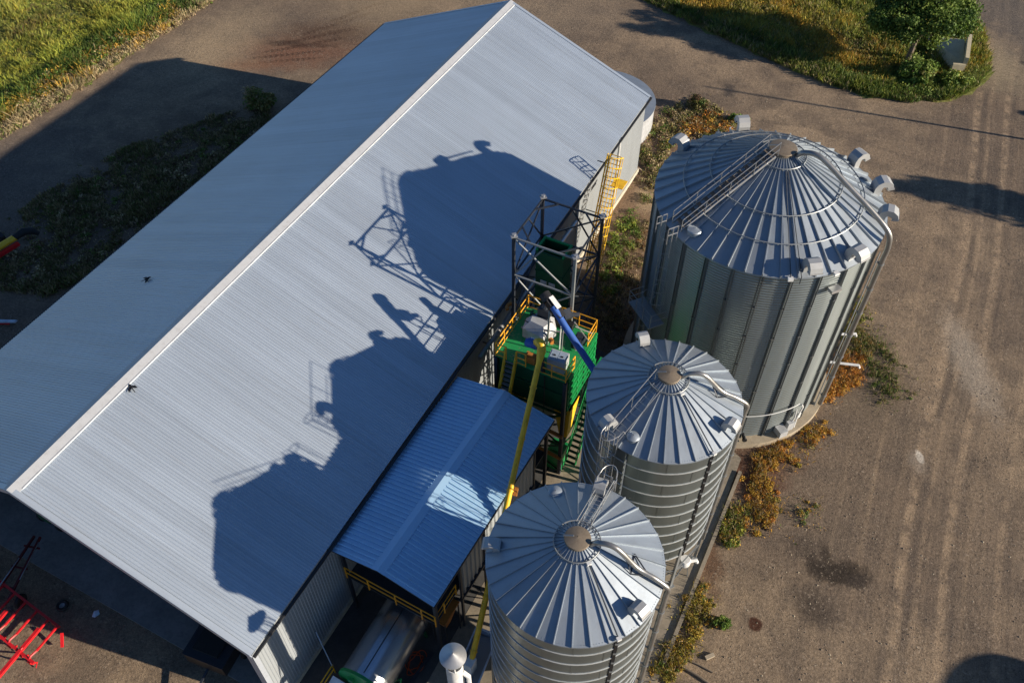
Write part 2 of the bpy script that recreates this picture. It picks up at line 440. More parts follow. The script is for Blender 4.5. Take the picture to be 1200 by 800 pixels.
def meadow_mat():
    t = NT('meadow_soil'); p = t.world()
    n1 = t.noise(t.mapping(p, (1, 1, 1), rot=(0, 0, .9)), .18, 5, .6); n2 = t.noise(p, 1.6, 5, .7)
    base = t.mix(t.ramp(n1, [(.35, 0.0), (.65, 1.0)]), (.16, .19, .035), (.27, .24, .06))
    base = t.mix(t.ramp(n2, [(.4, 0.0), (.7, .8)]), base, (.05, .055, .016))
    t.set(Base_Color=base, Roughness=.95); t.bump(n2, .6, .2)
    return t.m
M['meadow'] = meadow_mat()

def leaf_mat(name):
    t = NT(name)
    at = t.n("ShaderNodeAttribute", attribute_name="Col")
    n = t.noise(t.world(), 6.0, 2)
    base = t.mix(.5, at.outputs["Color"], t.mix(n, (.6, .6, .6), (1.4, 1.4, 1.4)), 'MULTIPLY')
    t.set(Base_Color=base, Roughness=.6)
    t.b.inputs["Specular IOR Level"].default_value = .25
    # leaves let some light through
    tr = t.n("ShaderNodeBsdfTranslucent"); t.l(base, tr.inputs[0])
    mx = t.n("ShaderNodeMixShader"); mx.inputs[0].default_value = .25
    out = t.t.nodes["Material Output"]
    t.l(t.b.outputs[0], mx.inputs[1]); t.l(tr.outputs[0], mx.inputs[2]); t.l(mx.outputs[0], out.inputs[0])
    return t.m
M['leaf'] = leaf_mat('leaf')

# ------------------------------------------------------------------ vegetation helpers (vectorised)
def in_poly(px, py, poly):
    inside = np.zeros(len(px), bool); n = len(poly); j = n - 1
    for i in range(n):
        xi, yi = poly[i]; xj, yj = poly[j]
        cond = ((yi > py) != (yj > py)) & (px < (xj - xi) * (py - yi) / (yj - yi + 1e-12) + xi)
        inside ^= cond; j = i
    return inside
def sample_poly(poly, n):
    a = np.array(poly); lo = a.min(0); hi = a.max(0); out = np.zeros((0, 2))
    while len(out) < n:
        q = nrs.rand(n * 2, 2) * (hi - lo) + lo
        out = np.vstack([out, q[in_poly(q[:, 0], q[:, 1], poly)]])
    return out[:n]
def clumpy(poly, n, k, spread):
    """points gathered in k clumps inside poly"""
    c = sample_poly(poly, k); i = nrs.randint(0, k, n)
    q = c[i] + nrs.randn(n, 2) * spread
    keep = in_poly(q[:, 0], q[:, 1], poly)
    return q[keep], i[keep]
def quads_object(name, C, A, B, cols, mat, parent=None):
    """leaf quads (diamonds) centred C with half axes A,B; cols per leaf"""
    n = len(C)
    v = np.empty((n, 4, 3)); v[:, 0] = C - A; v[:, 1] = C + B; v[:, 2] = C + A; v[:, 3] = C - B
    me = bpy.data.meshes.new(name)
    me.vertices.add(n * 4); me.vertices.foreach_set("co", v.reshape(-1))
    me.loops.add(n * 4); me.loops.foreach_set("vertex_index", np.arange(n * 4, dtype=np.int32))
    me.polygons.add(n); me.polygons.foreach_set("loop_start", np.arange(0, n * 4, 4, dtype=np.int32))
    me.update(calc_edges=True); me.validate()
    ca = me.color_attributes.new("Col", 'FLOAT_COLOR', 'POINT')
    cc = np.ones((n, 4, 4)); cc[:, :, :3] = cols[:, None, :]
    ca.data.foreach_set("color", cc.reshape(-1))
    me.materials.append(mat)
    return link(name, me, parent)
def rand_unit(n):
    q = nrs.randn(n, 3); return q / np.linalg.norm(q, axis=1)[:, None]
def pick_cols(n, palette, jitter=.25, idx=None):
    pal = np.array([c for c, w in palette]); w = np.array([w for c, w in palette], float); w /= w.sum()
    if idx is None: k = nrs.choice(len(pal), n, p=w)
    else:
        m = nrs.choice(len(pal), int(idx.max()) + 1, p=w); k = m[idx]
        sw = nrs.rand(n) < .2; k[sw] = nrs.choice(len(pal), sw.sum(), p=w)
    return pal[k] * (1 + (nrs.rand(n, 1) - .5) * 2 * jitter) * (1 + (nrs.rand(n, 3) - .5) * .15)
def grass_arrays(pts, h0, h1, wid, lean, blades, palette, idx=None, z=0.0):
    n = len(pts) * blades
    base = np.repeat(pts, blades, 0) + nrs.randn(n, 2) * .12
    h = h0 + (h1 - h0) * np.repeat(nrs.rand(len(pts)), blades) * (.6 + .6 * nrs.rand(n))
    d = nrs.randn(n, 2) * lean
    top = np.stack([d[:, 0] * h, d[:, 1] * h, h], 1) / 2
    C = np.stack([base[:, 0], base[:, 1], np.full(n, z)], 1) + top
    a = nrs.rand(n) * math.pi
    Bv = np.stack([np.cos(a), np.sin(a), np.zeros(n)], 1) * wid * (.6 + .8 * nrs.rand(n))[:, None]
    cols = pick_cols(n, palette, .25, None if idx is None else np.repeat(idx, blades))
    return C, top, Bv, cols
def leafball_arrays(centres, radii, nper, size, palette, flat=.7, pal_idx=None):
    k = len(centres); n = k * nper
    u = rand_unit(n); rr = np.repeat(radii, nper) * (nrs.rand(n) ** .45)
    off = u * rr[:, None]; off[:, 2] *= flat
    C = np.repeat(centres, nper, 0) + off
    nrm = rand_unit(n) + u * .6 + np.array([0, 0, .5]); nrm /= np.linalg.norm(nrm, axis=1)[:, None]
    t1 = np.cross(nrm, rand_unit(n)); t1 /= np.linalg.norm(t1, axis=1)[:, None] + 1e-9
    t2 = np.cross(nrm, t1)
    s = size * (.6 + .9 * nrs.rand(n))[:, None]
    idx = np.repeat(np.arange(k), nper) if pal_idx is None else np.repeat(pal_idx, nper)
    return C, t1 * s, t2 * s * .55, pick_cols(n, palette, .3, idx)
def cat(*arrs): return [np.concatenate(x) for x in zip(*arrs)]

GREEN1 = (.060, .110, .022); GREEN2 = (.105, .170, .030); GREEN3 = (.16, .22, .040); LIME = (.30, .32, .05)
YEL = (.38, .31, .05); GOLD = (.52, .31, .05); ORNG = (.46, .19, .035); TAN = (.38, .29, .165); STRAW = (.44, .35, .20); BROWN = (.14, .09, .05); OLIVE = (.17, .16, .05)

# ------------------------------------------------------------------ ground
g = MB()
g.add([(-700, -300, 0), (700, -300, 0), (700, 900, 0), (-700, 900, 0)], [(0, 1, 2, 3)])
tag(g.build('ground', M['ground'], smooth=None), kind='structure')

def ragged(poly, step=1.2, amp=.5):
    out = []
    n = len(poly)
    for i in range(n):
        a = Vector(poly[i]); b = Vector(poly[(i + 1) % n]); L = (b - a).length
        if L > 60: out.append(tuple(a)); continue
        m = max(1, int(L / step)); nn = Vector((-(b - a).y, (b - a).x)).normalized()
        for k in range(m):
            out.append(tuple(a.lerp(b, k / m) + nn * rng.uniform(-amp, amp)))
    return out
FIELD_L = [(-31, 101), (-34.5, 95.8), (-40.5, 85.2), (-44.6, 76.6), (-49.2, 69.2), (-53.5, 61.5), (-60, 52), (-150, 40), (-150, 190), (-20, 190)]
ISLAND = [(12.5, 99), (15.7, 95.4), (21.6, 89.0), (26.8, 83.6), (31.5, 79.1), (35.5, 76.6), (39.5, 75.4), (43.9, 75.8), (47.2, 78.0), (49.6, 81.0), (50.9, 85.0), (51.8, 90.0), (52.2, 97.0), (54, 130), (0, 150)]
f = MB(); p = ragged(FIELD_L); f.add([(x, y, .012) for x, y in p], [tuple(range(len(p)))])
tag(f.build('field_ground', M['meadow'], smooth=None), kind='structure')
f = MB(); p = ragged(ISLAND); f.add([(x, y, .012) for x, y in p], [tuple(range(len(p)))])
tag(f.build('verge_ground', M['meadow'], smooth=None), kind='structure')

# ------------------------------------------------------------------ barn frame (x across to the right of the ridge, y along the ridge)
BO = Vector((-24.5063, 22.667, 0)); YAW = .4713
BZ = -YAW
def W(t, s, z=0.0):
    return (BO.x + math.sin(YAW) * s + math.cos(YAW) * t, BO.y + math.cos(YAW) * s - math.sin(YAW) * t, z)
def bthing(name, label, category, t, s, z=0.0, rz=0.0, group=None):
    return thing(name, label, category, W(t, s, z), BZ + rz, group)

# concrete yard between barn and bins
sl = MB(); poly = [W(19.6, -16), W(31.2, -16), W(31.2, 15.0), W(30.9, 27.6), W(24, 31.0), W(19.6, 32.0)]
sl.prism([(a[0], a[1]) for a in poly][::-1], -.2, .08)
tag(sl.build('concrete_slab', M['concrete'], smooth=None), kind='structure')
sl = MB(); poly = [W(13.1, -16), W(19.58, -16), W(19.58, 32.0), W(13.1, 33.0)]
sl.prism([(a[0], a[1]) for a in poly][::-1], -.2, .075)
tag(sl.build('shade_dark_slab', M['apron'], smooth=None), kind='structure')  # barn-side lane of the slab, its shade put into the colour
sl = MB(); poly = [W(-13.2, .15), W(13.1, .15), W(13.1, 53.6), W(-13.2, 53.6)]
sl.prism([(a[0], a[1]) for a in poly][::-1], -.2, .10)
tag(sl.build('barn_floor', M['barn_floor'], smooth=None), kind='structure')

# ------------------------------------------------------------------ barn
L, HW, HE, HR = 53.746, 13.264, 7.877, 13.24
barn = bthing('barn', 'long grey metal barn with a plain gable roof, beside the three bins', 'barn', 0, 0)
NS = 54; SW = L / NS; NP = 6
slope = math.hypot(HW, HR - HE); sdir = Vector((HW, 0, HE - HR)) / slope; snrm = Vector((HR - HE, 0, HW)) / slope
def sheet(sign):
    m = MB(); vs = []
    pitch = SW / NP; prof = []
    for i in range(NP):
        y0 = i * pitch
        prof += [(y0, 0), (y0 + pitch * .50, 0), (y0 + pitch * .62, .028), (y0 + pitch * .88, .028)]
    prof.append((SW, 0))
    rows = 2
    for k in range(rows):
        d = k * slope
        for (yy, h) in prof:
            q = sdir * d + snrm * h
            vs.append((sign * q.x, yy, HR + q.z))
    n = len(prof); fs = []
    for i in range(n - 1):
        q = (i, n + i, n + i + 1, i + 1)
        fs.append(q if sign > 0 else q[::-1])
    m.add(vs, fs)
    return m.mesh('roof_sheet', M['barn_roof'], smooth=None)
for sg in (1, -1):
    me = sheet(sg)
    for i in range(NS):
        o = link('roof_sheet', me, barn); o.location = (0, i * SW, 0)
m = MB()
for sg in (1, -1):
    a = Vector((0, 0, HR + .075)); b = sdir * .50 + Vector((0, 0, HR)) + snrm * .055; c = b - snrm * .05
    prof = [(0, a.z), (sg * b.x, b.z), (sg * c.x, c.z)]
    vs = [(x, -.05, z) for x, z in prof] + [(x, L + .05, z) for x, z in prof]
    fs = [(0, 1, 4, 3), (1, 2, 5, 4)]
    m.add(vs, [q if sg < 0 else q[::-1] for q in fs])
m.build('ridge_cap', M['ridge'], barn, smooth=None)
m = MB()
for e in (0.50,):
    q = sdir * e + Vector((0, 0, HR)) + snrm * .07
    m.bar((q.x, .4, q.z), (q.x, L - .3, q.z), .07, .05)
m.build('ridge_flashing', M['white_metal'], barn, smooth=None)
for sg in (1, -1):
    m = MB()
    x = sg * (HW + .03)
    m.bx(min(x, x + sg * .16), max(x, x + sg * .16), 0, L, HE - .20, HE - .06)
    m.build('gutter', M['gutter'], barn, smooth=None)
for y0, nm in ((-.06, 'barge_board'), (L + .02, 'barge_board')):
    for sg in (1, -1):
        m = MB()
        a = Vector((0, y0, HR - .13)); b = Vector((sg * (HW + .02), y0, HE - .15))
        m.bar(a, b, .06, .30, up=(0, 0, 1))
        m.build(nm, M['trim'], barn, smooth=None)
        m = MB(); q0 = Vector((0, y0 + .12 * (1 if y0 < 1 else -1), HR + .055)); q1 = Vector((sg * HW, y0 + .12 * (1 if y0 < 1 else -1), HE + .055))
        m.bar(q0, q1, .28, .02); m.build('gable_flashing', M['barn_roof'], barn, smooth=None)
def corr_wall(p0, p1, z0, z1, nrm, pitch=.20, amp=.03):
    """vertical ribs between p0 and p1"""
    p0 = Vector(p0); p1 = Vector(p1); d = (p1 - p0); Ln = d.length; d.normalize(); nv = Vector(nrm)
    n = int(Ln / pitch); prof = []
    for i in range(n):
        b = i * Ln / n; w = Ln / n
        prof += [(b, 0), (b + w * .5, 0), (b + w * .62, amp), (b + w * .88, amp)]
    prof.append((Ln, 0))
    vs = []
    for k, zz in enumerate((z0, z1)):
        for (u_, h) in prof:
            q = p0 + d * u_ + nv * h
            top = zz if not callable(zz) else zz(u_)
            vs.append((q.x, q.y, top))
    m = MB(); k = len(prof)
    m.add(vs, [(i, i + 1, k + i + 1, k + i) for i in range(k - 1)])
    return m
WX = 13.05
corr_wall((WX, .3, 0), (WX, L - .35, 0), .45, HE - .06, (1, 0, 0)).build('wall', M['barn_wall'], barn, smooth=None)
corr_wall((-WX, L - .35, 0), (-WX, .3, 0), .45, HE - .06, (-1, 0, 0)).build('wall', M['barn_wall'], barn, smooth=None)
corr_wall((WX, L - .3, 0), (-WX, L - .3, 0), .45, lambda u_: HR - .12 - (HR - HE) * abs(u_ - WX) / HW, (0, 1, 0)).build('gable_wall', M['barn_wall'], barn, smooth=None)
m = MB(); m.bx(WX - .1, WX + .14, .2, L - .2, -.1, .46); m.build('foundation', M['foundation'], barn, smooth=None)
m = MB(); m.bx(-WX - .14, -WX + .1, .2, L - .2, -.1, .46); m.build('foundation', M['foundation'], barn, smooth=None)
for sx in (1, -1):
    m = MB(); m.bx(sx * 12.92 - .24, sx * 12.92 + .24, .05, .32, 0, HE - .1); m.build('corner_column', M['trim'], barn, smooth=None)
for x in (-4.4, 4.4):
    m = MB(); m.bx(x - .18, x + .18, 26, 26.4, 0, HR - (HR - HE) * 4.4 / HW - .4); m.build('post', M['dark_steel'], barn, smooth=None)
for s in (.35, 9.1, 18, 27, 36, 45, 53):
    for sg in (1, -1):
        m = MB(); m.bar((0, s, HR - .5), (sg * (HW - .5), s, HE - .3), .2, .5); m.build('rafter', M['dark_steel'], barn, smooth=None)
for s in (39.3, 47.5, 12.0):
    m = MB(); m.tube([(WX + .16, s, HE - .2), (WX + .12, s, HE - .5), (WX + .12, s, .3)], .07, 8); m.build('downpipe', M['white_metal'], barn)

# conduit / pipe along the barn wall
pp = bthing('wall_pipe', 'long galvanised pipe lying along the barn wall behind the green tower', 'pipe', WX + .62, 22.5, 6.75)
m = MB(); m.tube([(0, 0, 0), (0, 15.2, -.2)], .16, 10); m.build('tube', M['galv'], pp)
for yy in (1.5, 6, 10.5, 14):
    m = MB(); m.bar((-.55, yy, -.25), (.1, yy, -.25), .06); m.build('bracket', M['dark_steel'], pp)
pp.location = W(WX + .62, 22.5, 6.75)

# birds on the roof
def bird(label, loc, nrmv, rz):
    b = thing('bird', label, 'bird', loc, rz, 'black birds resting on the barn roof'); b.scale = (.62, .62, .62)
    m = MB()
    m.tube([(-.42, 0, .10), (-.2, 0, .14), (0, 0, .17), (.16, 0, .2), (.27, 0, .25), (.36, 0, .24), (.44, 0, .22)], .1, 8, True, [.015, .035, .11, .12, .075, .06, .012])
    m.bar((-.25, 0, .13), (-.62, 0, .08), .07, .02)
    m.build('body', M['feather'], b)
    for sg in (1, -1):
        w = MB(); w.add([(.15, sg * .08, .2), (.02, sg * .34, .17), (-.34, sg * .42, .09), (-.16, sg * .10, .17), (.15, sg * .08, .17), (.02, sg * .34, .15), (-.34, sg * .42, .08), (-.16, sg * .10, .14)],
                        [(0, 1, 2, 3), (7, 6, 5, 4), (0, 4, 5, 1), (1, 5, 6, 2), (2, 6, 7, 3), (3, 7, 4, 0)])
        w.build('wing', M['feather'], b, smooth=None)
        w = MB(); w.tube([(.02, sg * .05, .1), (.02, sg * .06, -.02)], .012, 4); w.build('leg', M['black'], b)
    m = MB(); m.tube([(.0, 0, .06), (.1, 0, .09)], .05, 6, True, [.07, .05]); m.build('belly', M['feather_white'], b)
    return b
bird('black bird with a pale belly on the shaded slope of the barn roof', (-23.248, 39.748, 10.60), None, .5)
bird('black bird with spread wings on the sunlit slope near the ridge', (-20.397, 29.099, 12.98), None, 2.3)

# ------------------------------------------------------------------ grain bins
def pol(r, a, z): return Vector((r * math.cos(R(a)), r * math.sin(R(a)), z))
def vent_mesh(k, w):
    """bent sheet-metal hood, root at origin, x outward, z up"""
    prof = [(0, -.1), (0, .34), (.14, .62), (.42, .80), (.78, .78), (1.06, .58), (1.16, .30), (.86, .22), (.72, .40), (.52, .42), (.44, .30), (.42, -.30)]
    m = MB(); m.extrude([(a * k, b * k) for a, b in prof], (0, 0, 0), (1, 0, 0), (0, 0, 1), (0, 1, 0), w)
    m.extrude([(.80 * k, .16 * k), (1.2 * k, .24 * k), (1.19 * k, .33 * k), (.80 * k, .25 * k)], (0, 0, 0), (1, 0, 0), (0, 0, 1), (0, 1, 0), w + .05)
    return m.mesh('roof_vent', M['vent'], None)
def roof_panels(root, nrib, r0, z0, r1, z1, ribw, ribh, phase):
    """one tapered sector with a standing seam along one edge, copied round"""
    da = 2 * math.pi / nrib
    m = MB(); K = 4; J = 5; vs = []; fs = []
    for j in range(J + 1):
        rr = r0 + (r1 - r0) * j / J; zz = z0 + (z1 - z0) * j / J
        for k in range(K + 1):
            a = da * k / K
            sag = -.012 * rr / r1 * math.sin(math.pi * k / K) * (1 if j else 0)
            vs.append((rr * math.cos(a), rr * math.sin(a), zz + sag))
    for j in range(J):
        for k in range(K):
            b = j * (K + 1) + k
            fs.append((b, b + K + 1, b + K + 2, b + 1))
    m.add(vs, fs)
    # turned-down eave lip
    m.add([(r1 * math.cos(da * k / K), r1 * math.sin(da * k / K), z1 - h) for h in (0.0, .07) for k in range(K + 1)],
          [(k, K + 1 + k, K + 2 + k, k + 1) for k in range(K)])
    a0 = Vector((r0, 0, z0)); b0 = Vector((r1 + .01, 0, z1))
    hw0, hw1 = ribw * .3, ribw / 2; up0 = Vector((0, 0, ribh * .55)); up1 = Vector((0, 0, ribh)); y = Vector((0, 1, 0))
    lo = Vector((0, 0, -.02))
    m.hexa([a0 - y * hw0 + lo, b0 - y * hw1 + lo, b0 + y * hw1 + lo, a0 + y * hw0 + lo, a0 - y * hw0 * .5 + up0, b0 - y * hw1 * .55 + up1, b0 + y * hw1 * .55 + up1, a0 + y * hw0 * .5 + up0])
    for k in range(1, 6):
        a = da * k / 6; m.box((r1 * .975 * math.cos(a), r1 * .975 * math.sin(a), z1 + .035), (.035, .035, .025))
    me = m.mesh('roof_panel', M['silo_roof'], 25)
    for i in range(nrib):
        o = link('roof_panel', me, root); o.rotation_euler = (0, 0, R(phase) + i * da)
def caged_ladder(m, top, bot, out, side, w=.42, hoop=.40, hoops=6, straps=5, rungs=None, tr=.028, start=0.0):
    """rails and rungs, then hoops with straps; out = unit outward, side = unit sideways"""
    top = Vector(top); bot = Vector(bot); out = Vector(out); side = Vector(side)
    for s in (-1, 1): m.tube([top + side * (s * w / 2), bot + side * (s * w / 2)], tr, 5)
    n = rungs or int((top - bot).length / .3)
    for i in range(n + 1):
        q = top.lerp(bot, i / n); m.tube([q - side * w / 2, q + side * w / 2], tr * .6, 4)
    hp = []
    for i in range(hoops):
        q = top.lerp(bot, start + (1 - start) * i / hoops)
        ring = [q + side * (math.cos(t) * hoop) + out * (math.sin(t) * hoop * 1.6 + .0) for t in np.linspace(0, math.pi, 9)]
        m.tube(ring, tr * .8, 5); hp.append(ring)
    for k in np.linspace(0, 8, straps).astype(int):
        m.tube([hp[0][k], hp[-1][k]], tr * .55, 4)

def bin_common(root, Rr, he, zc, rc, nrib, ribh, ribw, phase, cap_h):
    # rc collar radius, zc roof height at collar
    roof_panels(root, nrib, rc, zc, Rr, he, ribw, ribh, phase)
    m = MB(); m.lathe([(rc + .05, zc - .05), (rc + .05, zc + cap_h * .75), (rc + .09, zc + cap_h * .8), (rc + .07, zc + cap_h), (rc * .75, zc + cap_h + .05), (0.02, zc + cap_h + .10)], 32)
    m.build('roof_cap', M['cap'], root)
    m = MB(); m.bar(pol(rc + .12, 170, zc + cap_h + .02), pol(rc * .35, 170, zc + cap_h + .12), .07, .06)
    m.build('lid_latch', M['galv_dull'], root)

def bead_ring(root, r, z, tr, posts, h, name='stiffening_ring', mat='galv_dull', n=64, scallop=0.0):
    m = MB(); pts = []
    for i in range(n + 1):
        a = 360 * i / n
        pts.append(pol(r, a, z + h))
    m.tube(pts, tr, 5, False)
    for i in range(posts):
        a = 360 * i / posts
        m.bar(pol(r, a, z - .02), pol(r, a, z + h), tr * 1.6)
    m.build(name, M[mat], root)

def downpipe(root, ang, pts, r, wall_r, z_top, z_bot, name='filler_pipe'):
    m = MB(); P = [pol(a, ang, b) for a, b in pts]
    # smooth the bend
    Q = []
    for i in range(len(P) - 1):
        p0 = P[max(i - 1, 0)]; p1 = P[i]; p2 = P[i + 1]; p3 = P[min(i + 2, len(P) - 1)]
        for k in range(6):
            t = k / 6
            Q.append(.5 * ((2 * p1) + (p2 - p0) * t + (2 * p0 - 5 * p1 + 4 * p2 - p3) * t * t + (3 * p1 - p0 - 3 * p2 + p3) * t ** 3))
    Q.append(P[-1]); Q.append(pol(wall_r, ang, z_bot))
    m.tube(Q, r, 12)
    o = m.build(name, M['pipe'], root)
    c = MB(); c.bar(pol(wall_r - .35, ang, 0), pol(wall_r + r, ang, 0), .05, .08)
    k = len(c.v); c.lathe([(r + .01, -.05), (r + .035, -.05), (r + .035, .05), (r + .01, .05)], 12); q = pol(wall_r, ang, 0)
    for i in range(k, len(c.v)): c.v[i] = (c.v[i][0] + q.x, c.v[i][1] + q.y, c.v[i][2])
    me = c.mesh('pipe_bracket', M['galv_dull'])
    for zz in np.arange(z_bot + 1.0, z_top, 2.1): link('pipe_bracket', me, o).location = (0, 0, zz)
    return o

# ---- the big bin
C1 = (15.5794, 41.5051); R1, HE1, HA1 = 6.8776, 15.8446, 19.5949
b1 = thing('grain_bin', 'biggest grain bin, corrugated wall with upright ribs and a stairway up the cone roof', 'grain bin', (*C1, 0), 0, 'metal grain bins')
RC1 = .72; ZC1 = HA1 - .28
bin_common(b1, R1 + .03, HE1 - .02, ZC1, RC1, 44, .15, .11, 2.3, .24)
RW = R1 - .12
m = MB(); prof = []; z = .47; PITCH = .20; i = 0
while z < HE1 - .05:
    prof += [(RW - .028, z), (RW - .012, z + PITCH * .3), (RW + .012, z + PITCH * .5), (RW - .012, z + PITCH * .7)]; z += PITCH
m.lathe(prof, 112)
m.build('wall', M['silo_wall'], b1, smooth=60)
m = MB(); m.lathe([(RW - .3, .02), (R1 + .55, .02), (R1 + .55, .47), (RW - .2, .47)], 72); m.build('foundation_pad', M['pad'], b1, smooth=40)
# upright stiffeners: a back plate with two flanges, in five lapped lengths
m = MB(); x0 = RW + .012
zz = np.linspace(.47, HE1 - .10, 7)
for i in range(6):
    k = .012 * (i % 2); zc_ = (zz[i] + zz[i + 1]) / 2; zl = zz[i + 1] - zz[i] - .02
    for s in (-1, 1):
        m.box((x0 + .02 + k, s * .095, zc_), (.02, .05, zl)); m.box((x0 + .075 + k, s * .065, zc_), (.11, .018, zl))
    m.box((x0 + .05, 0, zz[i] + .04), (.16, .26, .08))
me = m.mesh('stiffener', M['stiff'], None)
for i in range(26):
    o = link('stiffener', me, b1); o.rotation_euler = (0, 0, R(-103.7 + i * 360 / 26))
def zr1(r): return HE1 + (ZC1 - HE1) * (R1 - r) / (R1 - RC1)
bead_ring(b1, 3.85, zr1(3.85) + .10, .035, 44, .06, n=88)
bead_ring(b1, 5.30, zr1(5.30) + .10, .035, 44, .06, n=88)
bead_ring(b1, 1.42, zr1(1.42) + .07, .035, 22, .08, n=44)
vm = vent_mesh(.98, .72)
for a in (27, 3, -20, -57, -82, 95, 137):
    o = link('roof_vent', vm, b1); o.location = pol(6.2, a, zr1(6.2)); o.rotation_euler = (0, 0, R(a))
m = MB(); q = pol(6.15, -145.5, zr1(6.15)); m.lathe([(.42, -.15), (.42, .12), (.45, .14), (.40, .2), (.02, .26)], 24)
o = m.build('roof_hatch', M['silo_roof'], b1); o.location = q; o.rotation_euler = (0, R(-29 * 0), 0)
downpipe(b1, -33, [(.85, ZC1 - .05), (1.25, ZC1 + .35), (2.2, ZC1 + .40), (4.0, ZC1 - .70), (5.8, HE1 + 1.62), (7.05, HE1 + .65), (7.35, HE1 - .25), (7.36, HE1 - 1.2)], .16, 7.36, HE1 - 1.2, .6)
m = MB()
for da in (-2.6, -3.6): m.tube([pol(7.1, -33 + da, HE1 - .6), pol(7.1, -33 + da, .6)], .035, 5)
for zz_ in np.arange(1, HE1 - .8, .6): m.bar(pol(7.1, -35.6, zz_), pol(7.1, -36.6, zz_), .025)
m.build('cable_tray', M['galv_dull'], b1)
# thin conduits down the roof with white boxes at the eave
for a in (-91.5, -86.5):
    m = MB(); m.tube([pol(1.5, a, zr1(1.5) + .14), pol(R1 + .06, a, HE1 + .12), pol(R1 + .08, a, HE1 - .4)], .03, 5); o = m.build('conduit', M['dark_steel'], b1)
m = MB(); m.box((R1 + .12, 0, HE1 + .02), (.24, .30, .18)); me = m.mesh('sensor_box', M['white_metal'], None)
for a in (-91.5, -69.5):
    o = link('sensor_box', me, b1); o.rotation_euler = (0, 0, R(a))
m = MB(); m.box((R1 + .16, 0, HE1 - 1.3), (.42, .7, .22)); o = m.build('wall_lamp', M['galv'], b1, None); o.rotation_euler = (0, 0, R(-67))
m = MB()
ga = 112
m.tube([pol(r_, 112 + i * 3, zr1(r_) + .45) for i, r_ in enumerate((6.2, 5.8, 5.2, 4.6))], .05, 6)
m.tube([pol(r_, 104 + i * 3, zr1(r_) + .45) for i, r_ in enumerate((6.2, 5.8, 5.2, 4.6))], .05, 6)
m.build('grab_rail', M['galv'], b1)
# stairway up the cone
SA = -153.5
def stair_pt(r, off, h): 
    p_ = pol(r, SA, zr1(r) + h); t_ = Vector((-math.sin(R(SA)), math.cos(R(SA)), 0)); return p_ + t_ * off
st = link('stairway', None, b1)
m = MB()
for s in (-.42, .42): m.bar(stair_pt(.85, s, .22), stair_pt(6.75, s, .22), .05, .16)
m.build('stringer', M['galv'], st)
m = MB(); m.box((0, 0, 0), (.28, .78, .03)); me = m.mesh('tread', M['treads'], None)
for r_ in np.arange(.95, 6.75, .42):
    o = link('tread', me, st); o.location = stair_pt(r_, 0, .26); o.rotation_euler = (0, 0, R(SA))
m = MB()
for s in (-.46, .46):
    for h in (.65, 1.12): m.tube([stair_pt(.75, s, h), stair_pt(6.75, s, h)], .026, 5)
    for r_ in (.75, 2.25, 3.75, 5.25, 6.75): m.tube([stair_pt(r_, s, .2), stair_pt(r_, s, 1.12)], .024, 5)
m.build('handrail', M['galv'], st)
o_ = pol(1, SA, 0); t_ = Vector((-math.sin(R(SA)), math.cos(R(SA)), 0))
m = MB()
for s in (-.62, .55):
    c0 = pol(7.05, SA, HE1) + t_ * s
    for k in (0, .34, .68):
        q = c0 + o_ * k; m.tube([q + Vector((0, 0, -1.4 if k == .34 else -.2)), q + Vector((0, 0, .95))], .03, 5)
    for h in (.45, .95): m.tube([c0 + Vector((0, 0, h)), c0 + o_ * .68 + Vector((0, 0, h))], .03, 5)
m.build('landing_rail', M['galv'], b1)
m = MB(); caged_ladder(m, pol(R1 + .12, SA, HE1 - .2), pol(R1 + .12, SA, 9.1), o_, t_, .45, .42, 6)
m.build('caged_ladder', M['galv_dull'], b1)
m = MB(); caged_ladder(m, pol(R1 + .12, SA - 8, 9.9), pol(R1 + .12, SA - 8, .6), o_, t_, .45, .40, 7)
m.build('caged_ladder', M['galv_dull'], b1)
m = MB(); c_ = pol(R1 + .72, SA - 3, 8.9); m.box(c_, (1.15, 2.6, .06), R(SA - 3))
for s in (-1.25, -.4, .4, 1.25):
    q = pol(R1 + 1.25, SA - 3, 8.9) + t_ * s; m.tube([q, q + Vector((0, 0, 1.1))], .025, 5)
for h in (.55, 1.1): m.tube([pol(R1 + .2, SA - 3, 8.9 + h) + t_ * 1.25, pol(R1 + 1.25, SA - 3, 8.9 + h) + t_ * 1.25, pol(R1 + 1.25, SA - 3, 8.9 + h) - t_ * 1.25, pol(R1 + .2, SA - 3, 8.9 + h) - t_ * 1.25], .025, 5)
m.build('ladder_platform', M['galv_dull'], b1)
# foot fittings
m = MB(); m.box((R1 + .25, 0, .82), (.7, .62, .55)); m.box((R1 + .15, .75, .95), (.3, .5, .8)); o = m.build('control_box', M['grey_panel'], b1, None); o.rotation_euler = (0, 0, R(-66.5))
m = MB(); m.tube([(R1 + .1, 0, 2.9), (R1 + .25, .1, 3.1), (R1 + .3, .22, 2.8), (R1 + .2, .2, 1.6), (R1 + .3, .1, .6)], .06, 6)
m.tube([(R1 + .12, -.1, 2.6), (R1 + .22, -.12, 1.8), (R1 + .16, -.18, 1.1), (R1 + .3, -.1, .55)], .045, 6)
m.box((R1 + .18, .3, 1.7), (.16, .22, .5))
o = m.build('cable_bundle', M['white_metal'], b1); o.rotation_euler = (0, 0, R(-58))
m = MB(); m.tube([pol(R1 + .12, a, 3.1) for a in np.linspace(-95, -58, 12)], .03, 5); m.build('wall_conduit', M['white_metal'], b1)
m = MB(); m.tube([(R1 - .2, 0, .75), (R1 + .35, 0, .75)], .13, 10); m.tube([(R1 + .3, 0, .75), (R1 + .42, 0, .75)], .17, 10); o = m.build('aeration_port', M['black'], b1); o.rotation_euler = (0, 0, R(-88))
